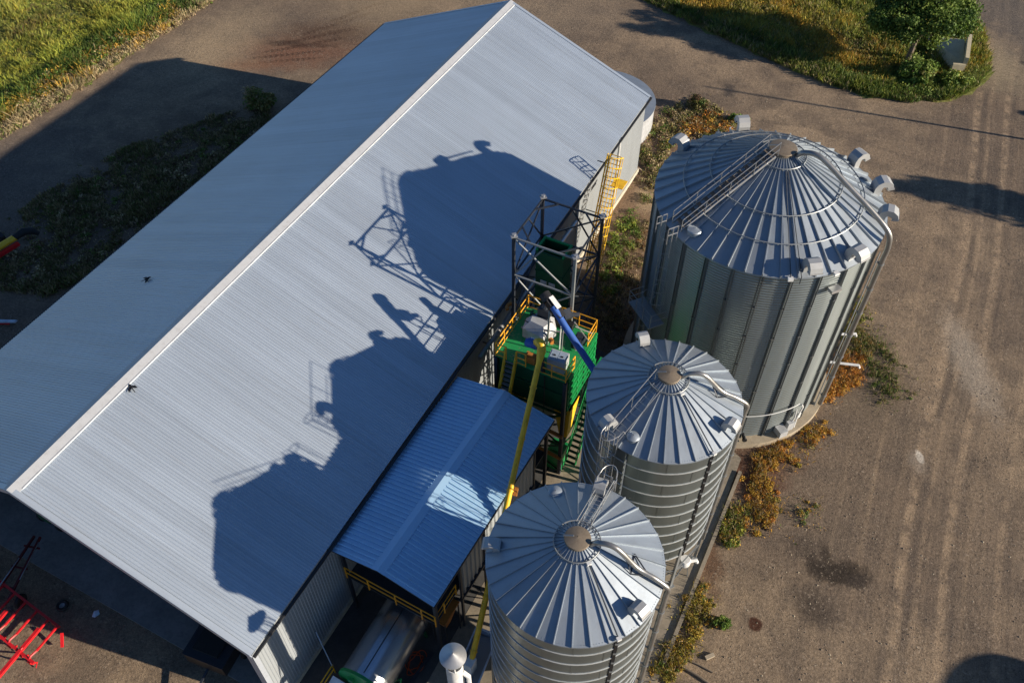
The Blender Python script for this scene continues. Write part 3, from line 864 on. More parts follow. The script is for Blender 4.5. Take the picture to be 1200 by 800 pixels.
for zz_, ang, rr_ in ((1.6, -8, 9.45), (3.0, 3, 9.2)):
    m = MB(); m.tube([(R1 - .3, 0, zz_), (rr_, 0, zz_ - .05), (rr_ + .1, .06, zz_ - .35)], .10, 8); o = m.build('side_spout', M['white_metal'], b1); o.rotation_euler = (0, 0, R(ang))

# ---- the two hopper bins
def hopper_bin(label, C, he, ha, hb, Rr, phase, vents, hatch_a, pipe_a, ladder_a, rod_a, rail_side=-1):
    b = thing('hopper_bin', label, 'grain bin', (*C, 0), 0, 'metal grain bins')
    rc = .50; zc = ha - .20
    bin_common(b, Rr + .03, he - .02, zc, rc, 32, .10, .07, phase, .2)
    rw = Rr - .08; n = 10; h = (he - .06 - hb) / n
    m = MB(); m.lathe([(rw, 0), (rw + .006, h * .5), (rw, h - .0)], 72)
    me = m.mesh('wall_ring', M['silo_ring'], 40)
    mb_ = MB(); mb_.lathe([(rw - .01, -.03), (rw + .035, -.026), (rw + .035, .026), (rw - .01, .03)], 72)
    bme = mb_.mesh('ring_bead', M['ring_bead'], 40)
    lp = MB(); lp.bx(rw, rw + .014, -.028, .028, .05, h - .05); lap_me = lp.mesh('sheet_lap', M['silo_ring'], None)
    for i in range(n):
        o = link('wall_ring', me, b); o.location = (0, 0, hb + i * h)
        o2 = link('ring_bead', bme, b); o2.location = (0, 0, hb + (i + (1 if i < n - 1 else .93)) * h)
        # upright sheet laps, staggered ring by ring
        for k in range(9): link('sheet_lap', lap_me, o).rotation_euler = (0, 0, R((k + .5 * (i % 2)) * 40 + 7))
    o2 = link('ring_bead', bme, b); o2.location = (0, 0, hb + .03); o2.scale = (1, 1, 1.6)
    m = MB(); m.lathe([(rw - .02, hb + .05), (.35, 1.05), (.35, .75)], 48, capb=False); m.build('hopper_cone', M['silo_ring'], b)
    leg = MB()
    leg.box((rw - .02, 0, (hb + .9) / 2 + .04), (.16, .16, hb + .9))
    leg.box((rw - .02, 0, .10), (.4, .4, .05))
    lm = leg.mesh('leg', M['galv_dull'], None)
    for i in range(10):
        o = link('leg', lm, b); o.rotation_euler = (0, 0, R(i * 36 + 10))
    m = MB()
    for i in range(10):
        a, c = i * 36 + 10, (i + 1) * 36 + 10
        m.bar(pol(rw, a, .5), pol(rw, c, 2.0), .05); m.bar(pol(rw, a, 2.0), pol(rw, c, .5), .05)
        m.bar(pol(rw, a, 2.1), pol(rw, c, 2.1), .07)
    m.build('leg_brace', M['galv_dull'], b)
    def zr(r): return he + (zc - he) * (Rr - r) / (Rr - rc)
    bead_ring(b, 1.02, zr(1.02) + .02, .028, 32, .13, n=64)
    vm = vent_mesh(.70, .55)
    for a in vents:
        o = link('roof_vent', vm, b); o.location = pol(3.25, a, zr(3.25)); o.rotation_euler = (0, 0, R(a))
        if a == 172: o.scale = (1, 1, .5); o.location = pol(3.35, a, zr(3.35))
    m = MB(); m.lathe([(.30, -.12), (.30, .10), (.33, .12), (.28, .17), (.02, .22)], 20); o = m.build('roof_hatch', M['silo_roof'], b); o.location = pol(3.3, hatch_a, zr(3.3))
    pr_ = Rr + .22
    dp = downpipe(b, pipe_a, [(.62, zc - .02), (.95, zc + .32), (1.7, zc + .30), (2.7, he + .95), (3.55, he + .48), (pr_ - .02, he - .02), (pr_, he - .5), (pr_, he - 1.1)], .125, pr_, he - 1.2, .5)
    m = MB(); q = pol(3.3, pipe_a, he + .55); t_ = Vector((-math.sin(R(pipe_a)), math.cos(R(pipe_a)), 0))
    f1 = pol(2.55, pipe_a - 6, zr(2.55) + .02); f2 = pol(2.55, pipe_a + 16, zr(2.5) + .02); f3 = pol(2.15, pipe_a + 2, zr(2.1) + .5)
    for e in (f1, f2): m.bar(q, e, .05)
    m.bar(f1, f2, .05); m.bar(q, f3, .04); m.bar(f1, f3, .04)
    m.build('pipe_prop', M['dark_steel'], dp)
    # level-rod conduit on the roof
    m = MB(); m.tube([pol(1.1, rod_a, zr(1.1) + .12), pol(Rr + .04, rod_a, he + .10)], .035, 6); o = m.build('conduit', M['dark_steel'], b)
    c_ = MB(); 
    for r_ in (1.1, Rr + .05): c_.box(pol(r_, rod_a, zr(min(r_, Rr)) + .12), (.16, .20, .14), R(rod_a))
    c_.build('conduit_box', M['white_metal'], o, None)
    m = MB(); m.bar(pol(rw + .05, rod_a, he - .15), pol(rw + .05, rod_a, hb), .15, .05)
    o = m.build('cable_duct', M['black'], b, None)
    m = MB()
    for i in range(n): m.bar(pol(rw + .09, rod_a, hb + (i + .5) * h), pol(rw + .09, rod_a, hb + (i + .58) * h), .17, .06)
    m.build('duct_clip', M['galv_dull'], o, None)
    # roof ladder with handrails
    o_ = pol(1, ladder_a, 0); t2 = Vector((-math.sin(R(ladder_a)), math.cos(R(ladder_a)), 0))
    def rp(r, s, hh): return pol(r, ladder_a, zr(r) + hh) + t2 * s
    ld = link('roof_ladder', None, b)
    m = MB()
    for s in (-.26, .26): m.tube([rp(.75, s, .10), rp(Rr + .05, s, .10)], .024, 5)
    for r_ in np.arange(.9, Rr, .32): m.tube([rp(r_, -.26, .10), rp(r_, .26, .10)], .018, 4)
    m.build('ladder', M['galv'], ld)
    m = MB()
    s = .34 * rail_side
    m.tube([rp(.7, s, .05), rp(.7, s, .98), rp(Rr - .05, s, .98), rp(Rr - .05, s, .05)], .024, 5)
    m.tube([rp(2.3, s, .05), rp(2.3, s, .98)], .022, 5)
    m.tube([rp(.7, -s, .35), rp(Rr - .05, -s, .35)], .02, 5)
    m.build('handrail', M['galv'], ld)
    m = MB(); caged_ladder(m, pol(rw + .20, ladder_a, he + .95), pol(rw + .20, ladder_a, 2.4), o_, t2, .42, .40, 9, tr=.026)
    for s in (-.42, .42):
        q = pol(rw + .20, ladder_a, he + .95) + t2 * s
        m.tube([q - Vector((0, 0, 1.4)), q, q - o_ * .35 + Vector((0, 0, .12)), q - o_ * .55 - Vector((0, 0, .25))], .026, 5)
    m.build('caged_ladder', M['galv'], b)
    # work platform rails on the bin roof edge
    return b
C2 = (7.8193, 27.4436); C3 = (2.8114, 18.4126)
hopper_bin('small grain bin on legs in the middle, between the biggest bin and the front bin', C2, 14.3141, 16.2697, 3.956, 3.9773, 4.3, (103, -147, -36), -125, -6, -137, -60)
hopper_bin('small grain bin on legs nearest the viewer, closest to the blue canopy', C3, 14.3141, 16.2697, 3.956, 3.9773, 6.6, (69, 172, -46), 104, -19, 66, -66)

t = thing('sun_block_panel', 'corrugated panel added high up between the two small bins to block the sun', 'screen', (5.3, 22.9, 11.5), R(-13))  # added edge-on to the camera so the two bin shadows join on the roof
m = MB(); vs = []; n_ = 36
for k in range(n_ + 1):
    y_ = -1.18 + 2.62 * k / n_; x_ = .03 * (1 if k % 4 < 2 else -1)
    vs += [(x_, y_, 0), (x_, y_, 2.62 + (.10 if k % 4 < 2 else 0))]
m.add(vs, [(2 * k, 2 * k + 1, 2 * k + 3, 2 * k + 2) for k in range(n_)]); m.build('sheet', M['silo_ring'], t, None)
for z_ in (.3, 1.4, 2.4):
    m = MB(); m.bar((.05, -1.25, z_), (.05, 1.5, z_), .05); m.build('rail', M['galv_dull'], t, None)

# blower unit beside the middle bin
t = thing('blower', 'small white blower on a stand at the foot of the middle bin', 'blower', (10.45, 24.95, .08))
m = MB(); m.lathe([(.02, 1.0), (.30, 1.0), (.36, 1.15), (.36, 1.45), (.30, 1.6), (.02, 1.6)], 16); m.tube([(.3, 0, 1.3), (.7, .1, 1.3), (.8, .1, 1.0)], .12, 8); m.build('housing', M['white_metal'], t)
m = MB()
for sx, sy in ((-.2, -.2), (.2, -.2), (.2, .2), (-.2, .2)): m.bar((sx, sy, 1.02), (sx * 1.5, sy * 1.5, 0), .05)
m.build('stand', M['galv_dull'], t)
t = thing('curb', 'low concrete curb running along the gravel side of the bin slab', 'curb', W(31.05, 12, 0), BZ)
m = MB(); m.bx(0, .22, 0, 14.5, .0, .22); m.build('curb_stone', M['concrete'], t, None)

# ------------------------------------------------------------------ canopy (blue-grey roof on an open work platform)
CR = -.035
cn = bthing('canopy', 'low gabled sheet metal canopy, blue in the shade, over a work platform against the barn', 'canopy', 16.68, 13.12, 0, CR)
cw, cl, ce, ch = 3.38, 6.72, 7.5, 8.18
nsh = 16; sw = 2 * cl / nsh
def csheet(sg):
    m = MB(); prof = []; pw = sw / 3
    for i in range(3):
        b = i * pw; prof += [(b, 0), (b + pw * .68, 0), (b + pw * .76, .055), (b + pw * .92, .055)]
    prof.append((sw, 0)); vs = []
    for x in (0, cw):
        z = ch - (ch - ce) * x / cw
        vs += [(sg * x, y, z + h) for y, h in prof]
    n = len(prof)
    m.add(vs, [((i, n + i, n + i + 1, i + 1) if sg > 0 else (i, i + 1, n + i + 1, n + i)) for i in range(n - 1)])
    return m.mesh('roof_sheet', M['canopy'], None)
for sg in (1, -1):
    me = csheet(sg)
    for i in range(nsh):
        o = link('roof_sheet', me, cn); o.location = (0, -cl + i * sw, 0)
pw_ = sw / 3
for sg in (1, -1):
    m = MB(); m.bar((sg * .42, 0, ch - (ch - ce) * .42 / cw + .062), (sg * (cw + .01), 0, ce + .062), .07, .016); bme_ = m.mesh('rib_sheen_strip', M['rib_sheen_strip'], None)
    for i in range(nsh * 3): link('rib_sheen_strip', bme_, cn).location = (0, -cl + (i + .84) * pw_, 0)  # thin pale strips along the ribs, standing for their sheen
m = MB(); k = .40
for sg in (1, -1):
    q = [(0, -cl - .03, ch + .075), (sg * k, -cl - .03, ch - (ch - ce) * k / cw + .05), (sg * k, cl + .03, ch - (ch - ce) * k / cw + .05), (0, cl + .03, ch + .075)]
    m.add(q, [(0, 1, 2, 3) if sg > 0 else (3, 2, 1, 0)])
m.build('ridge_cap', M['canopy'], cn, None)
for sg in (1, -1):
    m = MB(); m.bx(sg * cw - .05, sg * cw + .05, -cl, cl, ce - .16, ce - .02); m.build('eave_beam', M['dark_steel'], cn, None)
    for y in (-cl + .06, cl - .06):
        m = MB(); m.bar((0, y, ch - .10), (sg * (cw - .06), y, ce - .10), .08, .14); m.build('gable_beam', M['dark_steel'], cn, None)
FL = 4.25
m = MB(); m.bx(-cw + .55, cw - .35, -cl + .35, cl - .3, FL - .12, FL); m.build('platform_floor', M['dark_steel'], cn, None)
for x in (-cw + .5, cw - .3):
    for y in (-cl + .42, -.4, cl - .35):
        m = MB(); m.bx(x - .09, x + .09, y - .09, y + .09, .08, ce - .12 + (0 if abs(x) > 1 else .3)); m.build('column', M['dark_steel'], cn, None)
m = MB()
pr = [(-cw + .55, -cl + .30), (cw - .30, -cl + .30), (cw - .30, -cl + 2.4)]
for h in (.55, 1.1): m.tube([(x, y, FL + h) for x, y in pr], .035, 6)
for x, y in ((-cw + .55, -cl + .3), (-1.3, -cl + .3), (.5, -cl + .3), (2.2, -cl + .3), (cw - .30, -cl + .3), (cw - .3, -cl + 1.2), (cw - .3, -cl + 2.4)):
    m.bar((x, y, FL - .1), (x, y, FL + 1.12), .06)
m.build('railing', M['orange'], cn)
pan = corr_wall((cw - .12, -cl + 2.6, 0), (cw - .12, cl - 2.5, 0), 3.75, 7.30, (1, 0, 0), .42, .09)
pan.build('side_panel', M['barn_wall'], cn, None)
for y in (-cl + 2.55, -cl + 5.1, cl - 2.45):
    m = MB(); m.bx(cw - .10, cw + .03, y - .07, y + .07, .08, 7.4); m.build('panel_post', M['dark_steel'], cn, None)
m = MB(); m.bx(cw - .16, cw + .06, -cl + 2.5, cl - 2.4, 3.62, 3.76); m.build('sill_beam', M['dark_steel'], cn, None)
# rust-orange machine under the near right corner
t = bthing('rusty_hopper', 'rusty orange hopper below the near corner of the blue canopy', 'hopper', 19.25, 7.9, 0, CR)
m = MB(); a = [(-.45, -.75), (.45, -.75), (.45, .75), (-.45, .75)]
m.add([(x, y, 3.4) for x, y in a] + [(x * .35, y * .3, 1.6) for x, y in a], [(3, 2, 1, 0)[::-1], (4, 5, 6, 7)[::-1], (0, 1, 5, 4), (1, 2, 6, 5), (2, 3, 7, 6), (3, 0, 4, 7)])
m.build('bin', M['rust_orange'], t, None)
m = MB(); m.bx(-.5, .5, -.8, .8, 3.36, 3.46); m.build('rim', M['rust_orange'], t, None)
m = MB()
for x in (-.45, .45):
    for y in (-.7, .7): m.bar((x, y, 3.4), (x, y, .08), .07)
m.build('stand', M['dark_steel'], t, None)

# ------------------------------------------------------------------ green grain cleaner tower
gt = bthing('cleaning_tower', 'green grain cleaning tower with a railed deck and yellow stairs', 'tower', 18.05, 23.15)
hx, hy, DK = 2.32, 2.22, 9.8
m = MB(); m.bx(-hx, hx, -hy, hy, DK - .10, DK); m.build('deck', M['deck_green'], gt, None)
for sx in (1, -1):
    m = MB(); m.bx(sx * hx - .03, sx * hx + .03, -hy + .3, hy, 6.6, DK - .02)
    for y in (-hy + .35, -.4, hy - .1): m.bx(sx * hx + (.03 if sx > 0 else -.11), sx * hx + (.11 if sx > 0 else -.03), y - .05, y + .05, 6.6, DK - .02)
    for z in (6.7, 7.25, 7.8, 8.35, 8.9, 9.4, DK - .08): m.bx(sx * hx + (.03 if sx > 0 else -.15), sx * hx + (.15 if sx > 0 else -.03), -hy + .3, hy, z - .05, z + .05)
    m.build('side_panel', M['green'], gt, None)
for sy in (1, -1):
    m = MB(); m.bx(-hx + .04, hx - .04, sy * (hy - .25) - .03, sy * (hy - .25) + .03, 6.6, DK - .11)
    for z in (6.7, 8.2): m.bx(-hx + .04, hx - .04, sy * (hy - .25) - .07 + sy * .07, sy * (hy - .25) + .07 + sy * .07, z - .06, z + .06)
    m.build('end_panel', M['dark_green'], gt, None)  # darker green than the sides: shade of the unlit end painted in
m = MB(); a = [(-hx, -hy + .3), (hx, -hy + .3), (hx, hy), (-hx, hy)]
m.add([(x, y, 6.6) for x, y in a] + [(x * .25, y * .25, 3.4) for x, y in a], [(0, 1, 5, 4), (1, 2, 6, 5), (2, 3, 7, 6), (3, 0, 4, 7), (4, 5, 6, 7)])
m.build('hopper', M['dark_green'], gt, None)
for sx, sy in ((1, -1), (1, 1), (-1, -1), (-1, 1)):
    x, y = sx * (hx - .02), sy * (hy - .02)
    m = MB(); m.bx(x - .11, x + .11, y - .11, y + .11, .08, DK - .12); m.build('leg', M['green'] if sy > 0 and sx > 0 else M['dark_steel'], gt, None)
m = MB()
for z0, z1 in ((.3, 3.3), (3.3, 6.5)):
    for sx in (1, -1):
        m.bar((sx * hx, -hy, z0), (sx * hx, hy, z1), .09); m.bar((sx * hx, -hy, z1), (sx * hx, hy, z0), .09); m.bar((sx * hx, -hy, z1), (sx * hx, hy, z1), .12)
    for sy in (1, -1):
        m.bar((-hx, sy * hy, z0), (hx, sy * hy, z1), .09); m.bar((hx, sy * hy, z0), (-hx, sy * hy, z1), .09); m.bar((-hx, sy * hy, z1), (hx, sy * hy, z1), .12)
m.build('leg_brace', M['dark_green'], gt, None)
# railing round the deck, open at the stair heads
m = MB()
runs = [[(-hx, -hy), (-hx, hy), (hx, hy), (hx, hy - 1.3)], [(hx, -hy + 1.2), (hx, -hy), (.5, -hy)], [(-.3, -hy), (-.9, -hy)], [(-1.6, -hy), (-hx, -hy)]]
for r_ in runs:
    for h in (.55, 1.08): m.tube([(x, y, DK + h) for x, y in r_], .042, 6)
    m.tube([(x, y, DK + .08) for x, y in r_], .03, 5)
for x, y in ((-hx, -hy), (-hx, -hy / 2), (-hx, 0), (-hx, hy / 2), (-hx, hy), (-hx / 2, hy), (0, hy), (hx / 2, hy), (hx, hy), (hx, hy - 1.3), (hx, -hy + 1.2), (hx, -hy), (.5, -hy), (1.4, -hy), (-.3, -hy), (-.9, -hy), (-1.6, -hy)):
    m.bar((x, y, DK - .05), (x, y, DK + 1.1), .055)
m.build('railing', M['orange'], gt)
for x0, x1 in ((-1.65, -.95),):
    sb = link('stair', None, gt)
    m = MB()
    for x in (x0, x1):
        m.bar((x, -hy, DK - .1), (x, -hy - 1.05, 6.6), .06, .2)
        for h in (.5, 1.0): m.tube([(x, -hy + .02, DK + h), (x, -hy - 1.1, 6.6 + h)], .032, 6)
        m.bar((x, -hy - 1.08, 6.5), (x, -hy - 1.08, 7.6), .05)
    m.build('stair_rail', M['yellow'], sb)
    m = MB()
    for i in range(11):
        k = i / 10; m.bx(x0, x1, -hy - 1.05 * k - .1, -hy - 1.05 * k + .1, DK - .15 - 3.1 * k, DK - .12 - 3.1 * k)
    m.build('tread', M['galv_dull'], sb, None)
# outside green stair on the bin side
sb = link('side_stair', None, gt)
m = MB()
for x in (hx + .25, hx + .95):
    m.bar((x, hy - .2, 6.6), (x, -hy + .4, 1.2), .07, .22)
    m.tube([(x, hy - .2, 7.6), (x, -hy + .4, 2.2)], .035, 6)
    for k in (0, .33, .66, 1): m.bar((x, hy - .2 - (2 * hy - .6) * k, 6.6 - 5.4 * k), (x, hy - .2 - (2 * hy - .6) * k, 7.6 - 5.4 * k), .05)
m.build('stair_rail', M['green'], sb)
m = MB()
for i in range(18):
    k = i / 17; m.box((hx + .6, hy - .2 - (2 * hy - .6) * k, 6.6 - 5.4 * k), (.7, .20, .03))
m.build('tread', M['dark_green'], sb, None)
m = MB(); m.bx(hx + .2, hx + 1.1, hy - .2, hy + .9, 6.5, 6.6); m.build('landing', M['green'], sb, None)
m = MB()
for (a_, b_) in (((-hx + .3, -hy - .02, 6.7), (-hx + .3, -hy - .02, .2)), ((.9, -hy + .1, DK + .6), (.9, -hy - .1, 3.0)), ((hx + .06, .4, DK), (hx + .06, .4, 2.0)), ((hx + .06, 1.2, DK), (hx + .06, 1.0, 1.0))): m.tube([a_, ((a_[0] + b_[0]) / 2 + .06, (a_[1] + b_[1]) / 2 + .08, (a_[2] + b_[2]) / 2), b_], .035, 5)
m.build('cable', M['black'], gt)
for (c_, s_, mt_) in (((-1.3, 1.5, DK + .3), (.9, .5, .6), 'dark_green'), ((.2, 1.75, DK + .25), (1.6, .45, .5), 'black'), ((1.75, .9, DK + .22), (.6, 1.0, .45), 'dark_steel'), ((-.2, -1.7, DK + .28), (.7, .45, .55), 'rust_orange')):
    m = MB(); m.box(c_, s_); m.box((c_[0], c_[1], c_[2] + s_[2] / 2 + .04), (s_[0] * .6, s_[1] * .6, .08)); m.build('deck_box', M[mt_], gt, None)
m = MB(); m.tube([(-1.9, .4, DK + .12), (-.6, .9, DK + .12), (.9, 1.2, DK + .2), (1.9, .2, DK + .15)], .07, 7); m.build('duct', M['galv_dull'], gt)
for z in (2.6, 5.0):
    m = MB(); m.tube([(-hx, -hy - .1, z), (hx + .1, -hy - .1, z - .6)], .13, 9); m.build('conveyor_tube', M['rust_orange'], gt)
m = MB(); m.box((hx - .5, -hy + .7, 1.0), (1.1, 1.2, 1.8)); m.box((hx - .5, -hy + .7, 1.95), (.7, .8, .12)); m.build('machine_box', M['green'], gt, None)
# bright yellow discharge chute below the box
m = MB(); m.add([(hx - .9, -hy + .5, 6.5), (hx + .25, -hy + .5, 6.5), (hx + .25, -hy + 1.9, 6.5), (hx - .9, -hy + 1.9, 6.5), (hx - .3, -hy + .3, 3.9), (hx + .22, -hy + .3, 3.9), (hx + .22, -hy + .8, 3.9), (hx - .3, -hy + .8, 3.9)],
               [(0, 1, 5, 4), (1, 2, 6, 5), (2, 3, 7, 6), (3, 0, 4, 7), (4, 5, 6, 7)])
m.build('chute', M['yellow'], gt, None)
m = MB(); m.add([(-1.5, -hy + .2, 6.4), (-.5, -hy + .2, 6.4), (-.5, -hy + 1.4, 6.4), (-1.5, -hy + 1.4, 6.4), (-1.1, -hy - .1, 3.2), (-.7, -hy - .1, 3.2), (-.7, -hy + .3, 3.2), (-1.1, -hy + .3, 3.2)],
               [(0, 1, 5, 4), (1, 2, 6, 5), (2, 3, 7, 6), (3, 0, 4, 7), (4, 5, 6, 7)])
m.build('chute', M['yellow'], gt, None)
# machinery on the deck (each its own thing)
t = bthing('feed_box', 'grey faceted steel feed box in the middle of the green deck', 'hopper', 17.35, 23.75, DK)
m = MB()
a = [(-.85, -.75), (.65, -.95), (1.0, .15), (.5, .9), (-.6, .8), (-1.0, .1)]
b = [(-.55, -.95), (.45, -.75), (.6, .15), (.3, .55), (-.4, .5), (-.65, .1)]
n = len(a); vs = [(x, y, 0) for x, y in a] + [(x, y, .75) for x, y in a] + [(x * .62, y * .55 + .1, 1.15) for x, y in a]
fs = []
for j in (0, 1):
    for i in range(n): fs.append((j * n + i, j * n + (i + 1) % n, (j + 1) * n + (i + 1) % n, (j + 1) * n + i))
fs.append(tuple(2 * n + i for i in range(n))); m.add(vs, fs)
m.build('casing', M['grey_panel'], t, None)
m = MB(); m.bar((-.95, -.35, 1.02), (.85, -.55, 1.02), .05, .04); m.bar((-.8, .25, 1.16), (.75, .15, 1.16), .05, .03); m.build('seam', M['dark_steel'], t, None)
m = MB(); m.bx(-.35, .4, .25, .75, 1.1, 1.75); m.tube([(0, .5, 1.7), (.1, .9, 2.4)], .22, 10); m.build('inlet', M['dark_steel'], t, None)
m = MB(); m.tube([(.95, -.6, .5), (1.2, -.8, .5)], .16, 10); m.build('motor', M['rust_orange'], t)
t = bthing('control_cabinet', 'grey control cabinet at the bin-side corner of the green deck', 'cabinet', 19.45, 21.8, DK, .1)
m = MB(); m.bx(-.55, .55, -.45, .45, 0, .95); m.build('casing', M['grey_panel'], t, None)
m = MB(); m.bx(-.48, -.02, -.38, .38, .95, .97); m.bx(.02, .48, -.38, .38, .95, .97); m.build('lid', M['blue_grey'], t, None)
m = MB(); m.bx(-.3, -.16, -.05, .05, .97, 1.0); m.bx(.16, .3, -.05, .05, .97, 1.0); m.build('handle', M['black'], t, None)
t = bthing('bucket_pipe', 'thin white hose standing on the green deck', 'pipe', 18.95, 23.1, DK)
m = MB(); m.tube([(0, 0, 0), (0, .05, 2.2), (.1, .5, 2.5)], .04, 6); m.build('hose', M['white_metal'], t)
# blue spout above the deck, dropping between tower and middle bin
T0 = (18.5, 22.8)
t = bthing('blue_spout', 'blue grain spout sloping from above the green deck down towards the middle bin', 'pipe', T0[0], T0[1], DK)
m = MB(); m.tube([(0, .05, 3.75), (1.0, -.40, 3.0), (3.9, -1.70, 1.2)], .20, 14); m.build('spout_tube', M['blue'], t)
m = MB(); m.bar((-.65, .4, 3.95), (.65, -.12, 3.25), .48, .48); m.tube([(-.8, .5, 4.0), (-.4, .28, 3.82)], .34, 14); m.build('spout_head', M['black'], t)
m = MB(); m.bar((-.3, .35, 4.16), (.4, .05, 3.82), .30, .03); m.build('cover_plate', M['white_metal'], t, None)
m = MB(); m.bar((.55, .5, 3.3), (.95, .2, 3.0), .5, .5); m.tube([(.7, .3, 3.1), (1.3, .9, 2.9)], .14, 8); m.build('drive', M['dark_steel'], t)
m = MB()
m.bar((.7, .1, 3.2), (.75, -.1, 0), .07); m.bar((-.3, .3, 3.6), (-.35, .3, 0), .09); m.bar((1.4, .2, 2.6), (2.0, 1.6, .9), .05); m.bar((1.2, .5, 2.6), (2.1, .9, .9), .05)
m.build('support', M['galv'], t, None)

# long yellow auger pipe from deck to the yard
t = bthing('yellow_auger', 'long straight yellow auger pipe running from the green deck over the blue canopy', 'pipe', 21.9, 6.05, 0)
TP = Vector((19.05 - 21.9, 20.3 - 6.05, 12.7)); BT = Vector((21.99 - 21.9, 6.12 - 6.05, 3.6))
d = (BT - TP).normalized()
m = MB(); m.tube([TP + Vector((-.25, .42, .12)), TP + Vector((-.12, .25, .28)), TP + Vector((0, .0, .26)), TP + d * .5, BT], .165, 14); m.build('tube', M['yellow'], t)
m = MB()
for k in np.arange(2.2, (BT - TP).length, 2.9):
    q = TP + d * k; m.tube([q - d * .04, q + d * .04], .21, 14)
m.build('flange', M['yellow'], t)
m = MB(); q = TP + d * 7.6 + Vector((.32, 0, -.15)); m.bar(q, q + d * .5, .2, .2); m.build('bracket', M['rust_orange'], t, None)
m = MB(); q = TP + Vector((-.62, .25, -.1)); m.tube([q - Vector((.4, .05, 0)), q + Vector((.2, 0, 0))], .27, 16); m.tube([q - Vector((.5, .06, 0)), q - Vector((.4, .05, 0))], .22, 14)
for k in range(6): m.tube([q + Vector((-.3 + k * .1, 0, 0)), q + Vector((-.26 + k * .1, 0, 0))], .295, 16)
m.build('motor', M['blue'], t)
m = MB(); m.tube([TP + Vector((-.25, .55, -.1)), TP + Vector((-.25, .75, -2.9))], .13, 12); m.build('riser', M['dark_steel'], t)
m = MB(); m.tube([TP + Vector((-.55, .3, .0)), TP + Vector((-.35, .22, .22)), TP + Vector((-.05, .05, .25)), TP + Vector((.04, -.15, .08)), TP + d * .7], .24, 14, True, [.2, .25, .27, .26, .18]); m.build('elbow', M['yellow'], t)
m = MB(); m.hexa([BT + Vector(v) for v in ((-.28, -.75, -1.9), (.28, -.75, -1.9), (.28, -.1, -1.9), (-.28, -.1, -1.9), (-.22, -.5, .1), (.22, -.5, .1), (.22, .1, .1), (-.22, .1, .1))])
m.build('boot', M['white_metal'], t, None)
m = MB(); m.bx(BT.x - .25, BT.x + .25, BT.y - .7, BT.y - .1, .08, 1.7); m.build('boot_leg', M['galv_dull'], t, None)

# ------------------------------------------------------------------ open lattice tower with the green elevator inside
lt = bthing('lattice_tower', 'dark open steel lattice tower with four posts around a green elevator', 'tower', 16.6, 27.55)
a_, zt = 2.0, 15.2
for sx, sy in ((1, -1), (1, 1), (-1, -1), (-1, 1)):
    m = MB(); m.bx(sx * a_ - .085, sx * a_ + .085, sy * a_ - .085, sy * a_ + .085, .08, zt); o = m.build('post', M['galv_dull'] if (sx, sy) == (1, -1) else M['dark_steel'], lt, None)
    m = MB(); m.box((sx * a_, sy * a_, zt + .03), (.4, .4, .05), .78); m.box((sx * a_, sy * a_, zt + .09), (.16, .16, .08)); m.build('end_plate', M['yellow'] if False else M['galv'], lt, None)
corn = [(-a_, -a_), (a_, -a_), (a_, a_), (-a_, a_)]
for i in range(4):
    A_, B_ = corn[i], corn[(i + 1) % 4]
    for z in (zt - .15, zt - 3.2, 8.2, 4.4):
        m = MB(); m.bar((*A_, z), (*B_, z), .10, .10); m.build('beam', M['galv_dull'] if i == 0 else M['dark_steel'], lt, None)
    for z0, z1 in ((zt - 3.2, zt - .2), (8.2, zt - 3.2), (4.4, 8.2), (.4, 4.4)):
        m = MB(); mid = ((A_[0] + B_[0]) / 2, (A_[1] + B_[1]) / 2)
        if z1 > 14:
            m.bar((*A_, z1), (*B_, z0), .085, .085); m.bar((*mid, z1 - 0.02), (*A_, z0), .08, .08)
        else:
            m.bar((*A_, z1), (*B_, z0), .08, .08); m.bar((*B_, z1), (*A_, z0), .08, .08)
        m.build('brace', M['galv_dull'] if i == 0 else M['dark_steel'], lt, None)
    m = MB(); q0 = Vector((*A_, zt - .15)); q1 = Vector((*B_, zt - .15)); q2 = Vector((*corn[(i + 2) % 4], zt - .15))
    m.bar(q0.lerp(q1, .72), q1.lerp(q2, .28), .09, .09); m.build('corner_tie', M['dark_steel'], lt, None)
el = bthing('green_elevator', 'tall dark green bucket elevator box with an open top inside the lattice tower', 'elevator', 15.95, 28.55)
m = MB()
ex, ey, ez = .95, .65, 12.3
for x0, x1, y0, y1 in ((-ex, ex, -ey, -ey + .05), (-ex, ex, ey - .05, ey), (-ex, -ex + .05, -ey + .05, ey - .05), (ex - .05, ex, -ey + .05, ey - .05)): m.bx(x0, x1, y0, y1, 1.2, ez)
m.build('casing', M['dark_green'], el, None)
m = MB()
for z in np.arange(2.6, 12.3, 1.6):
    m.bx(-ex - .04, ex + .04, -ey - .04, -ey, z - .06, z + .06); m.bx(ex, ex + .04, -ey - .04, ey + .04, z - .06, z + .06)
m.build('band', M['dark_green'], el, None)
m = MB(); m.bx(-ex + .06, ex - .06, -.05, .05, ez - .5, ez - .38); m.build('shaft_beam', M['green'], el, None)
for x in (-.35, .25):
    m = MB(); m.bx(x - .22, x + .22, -ey - .07, -ey - .03, 9.4, 9.9); m.build('label_plate', M['grey_panel'], el, None)
m = MB(); m.bx(-ex - .03, -ex + .1, -ey - .03, ey + .03, ez, ez + .14); m.bx(ex - .1, ex + .03, -ey - .03, ey + .03, ez, ez + .14); m.bx(-ex + .1, ex - .1, ey - .1, ey + .03, ez, ez + .12); m.build('rim', M['green'], el, None)
m = MB(); m.bx(-ex - .3, ex + .3, -ey - .3, ey + .3, .08, 1.2); m.build('base', M['dark_green'], el, None)
t = bthing('orange_valve', 'round orange pipe fitting at the barn eave beside the lattice tower', 'pipe', 14.05, 26.4, 8.0)
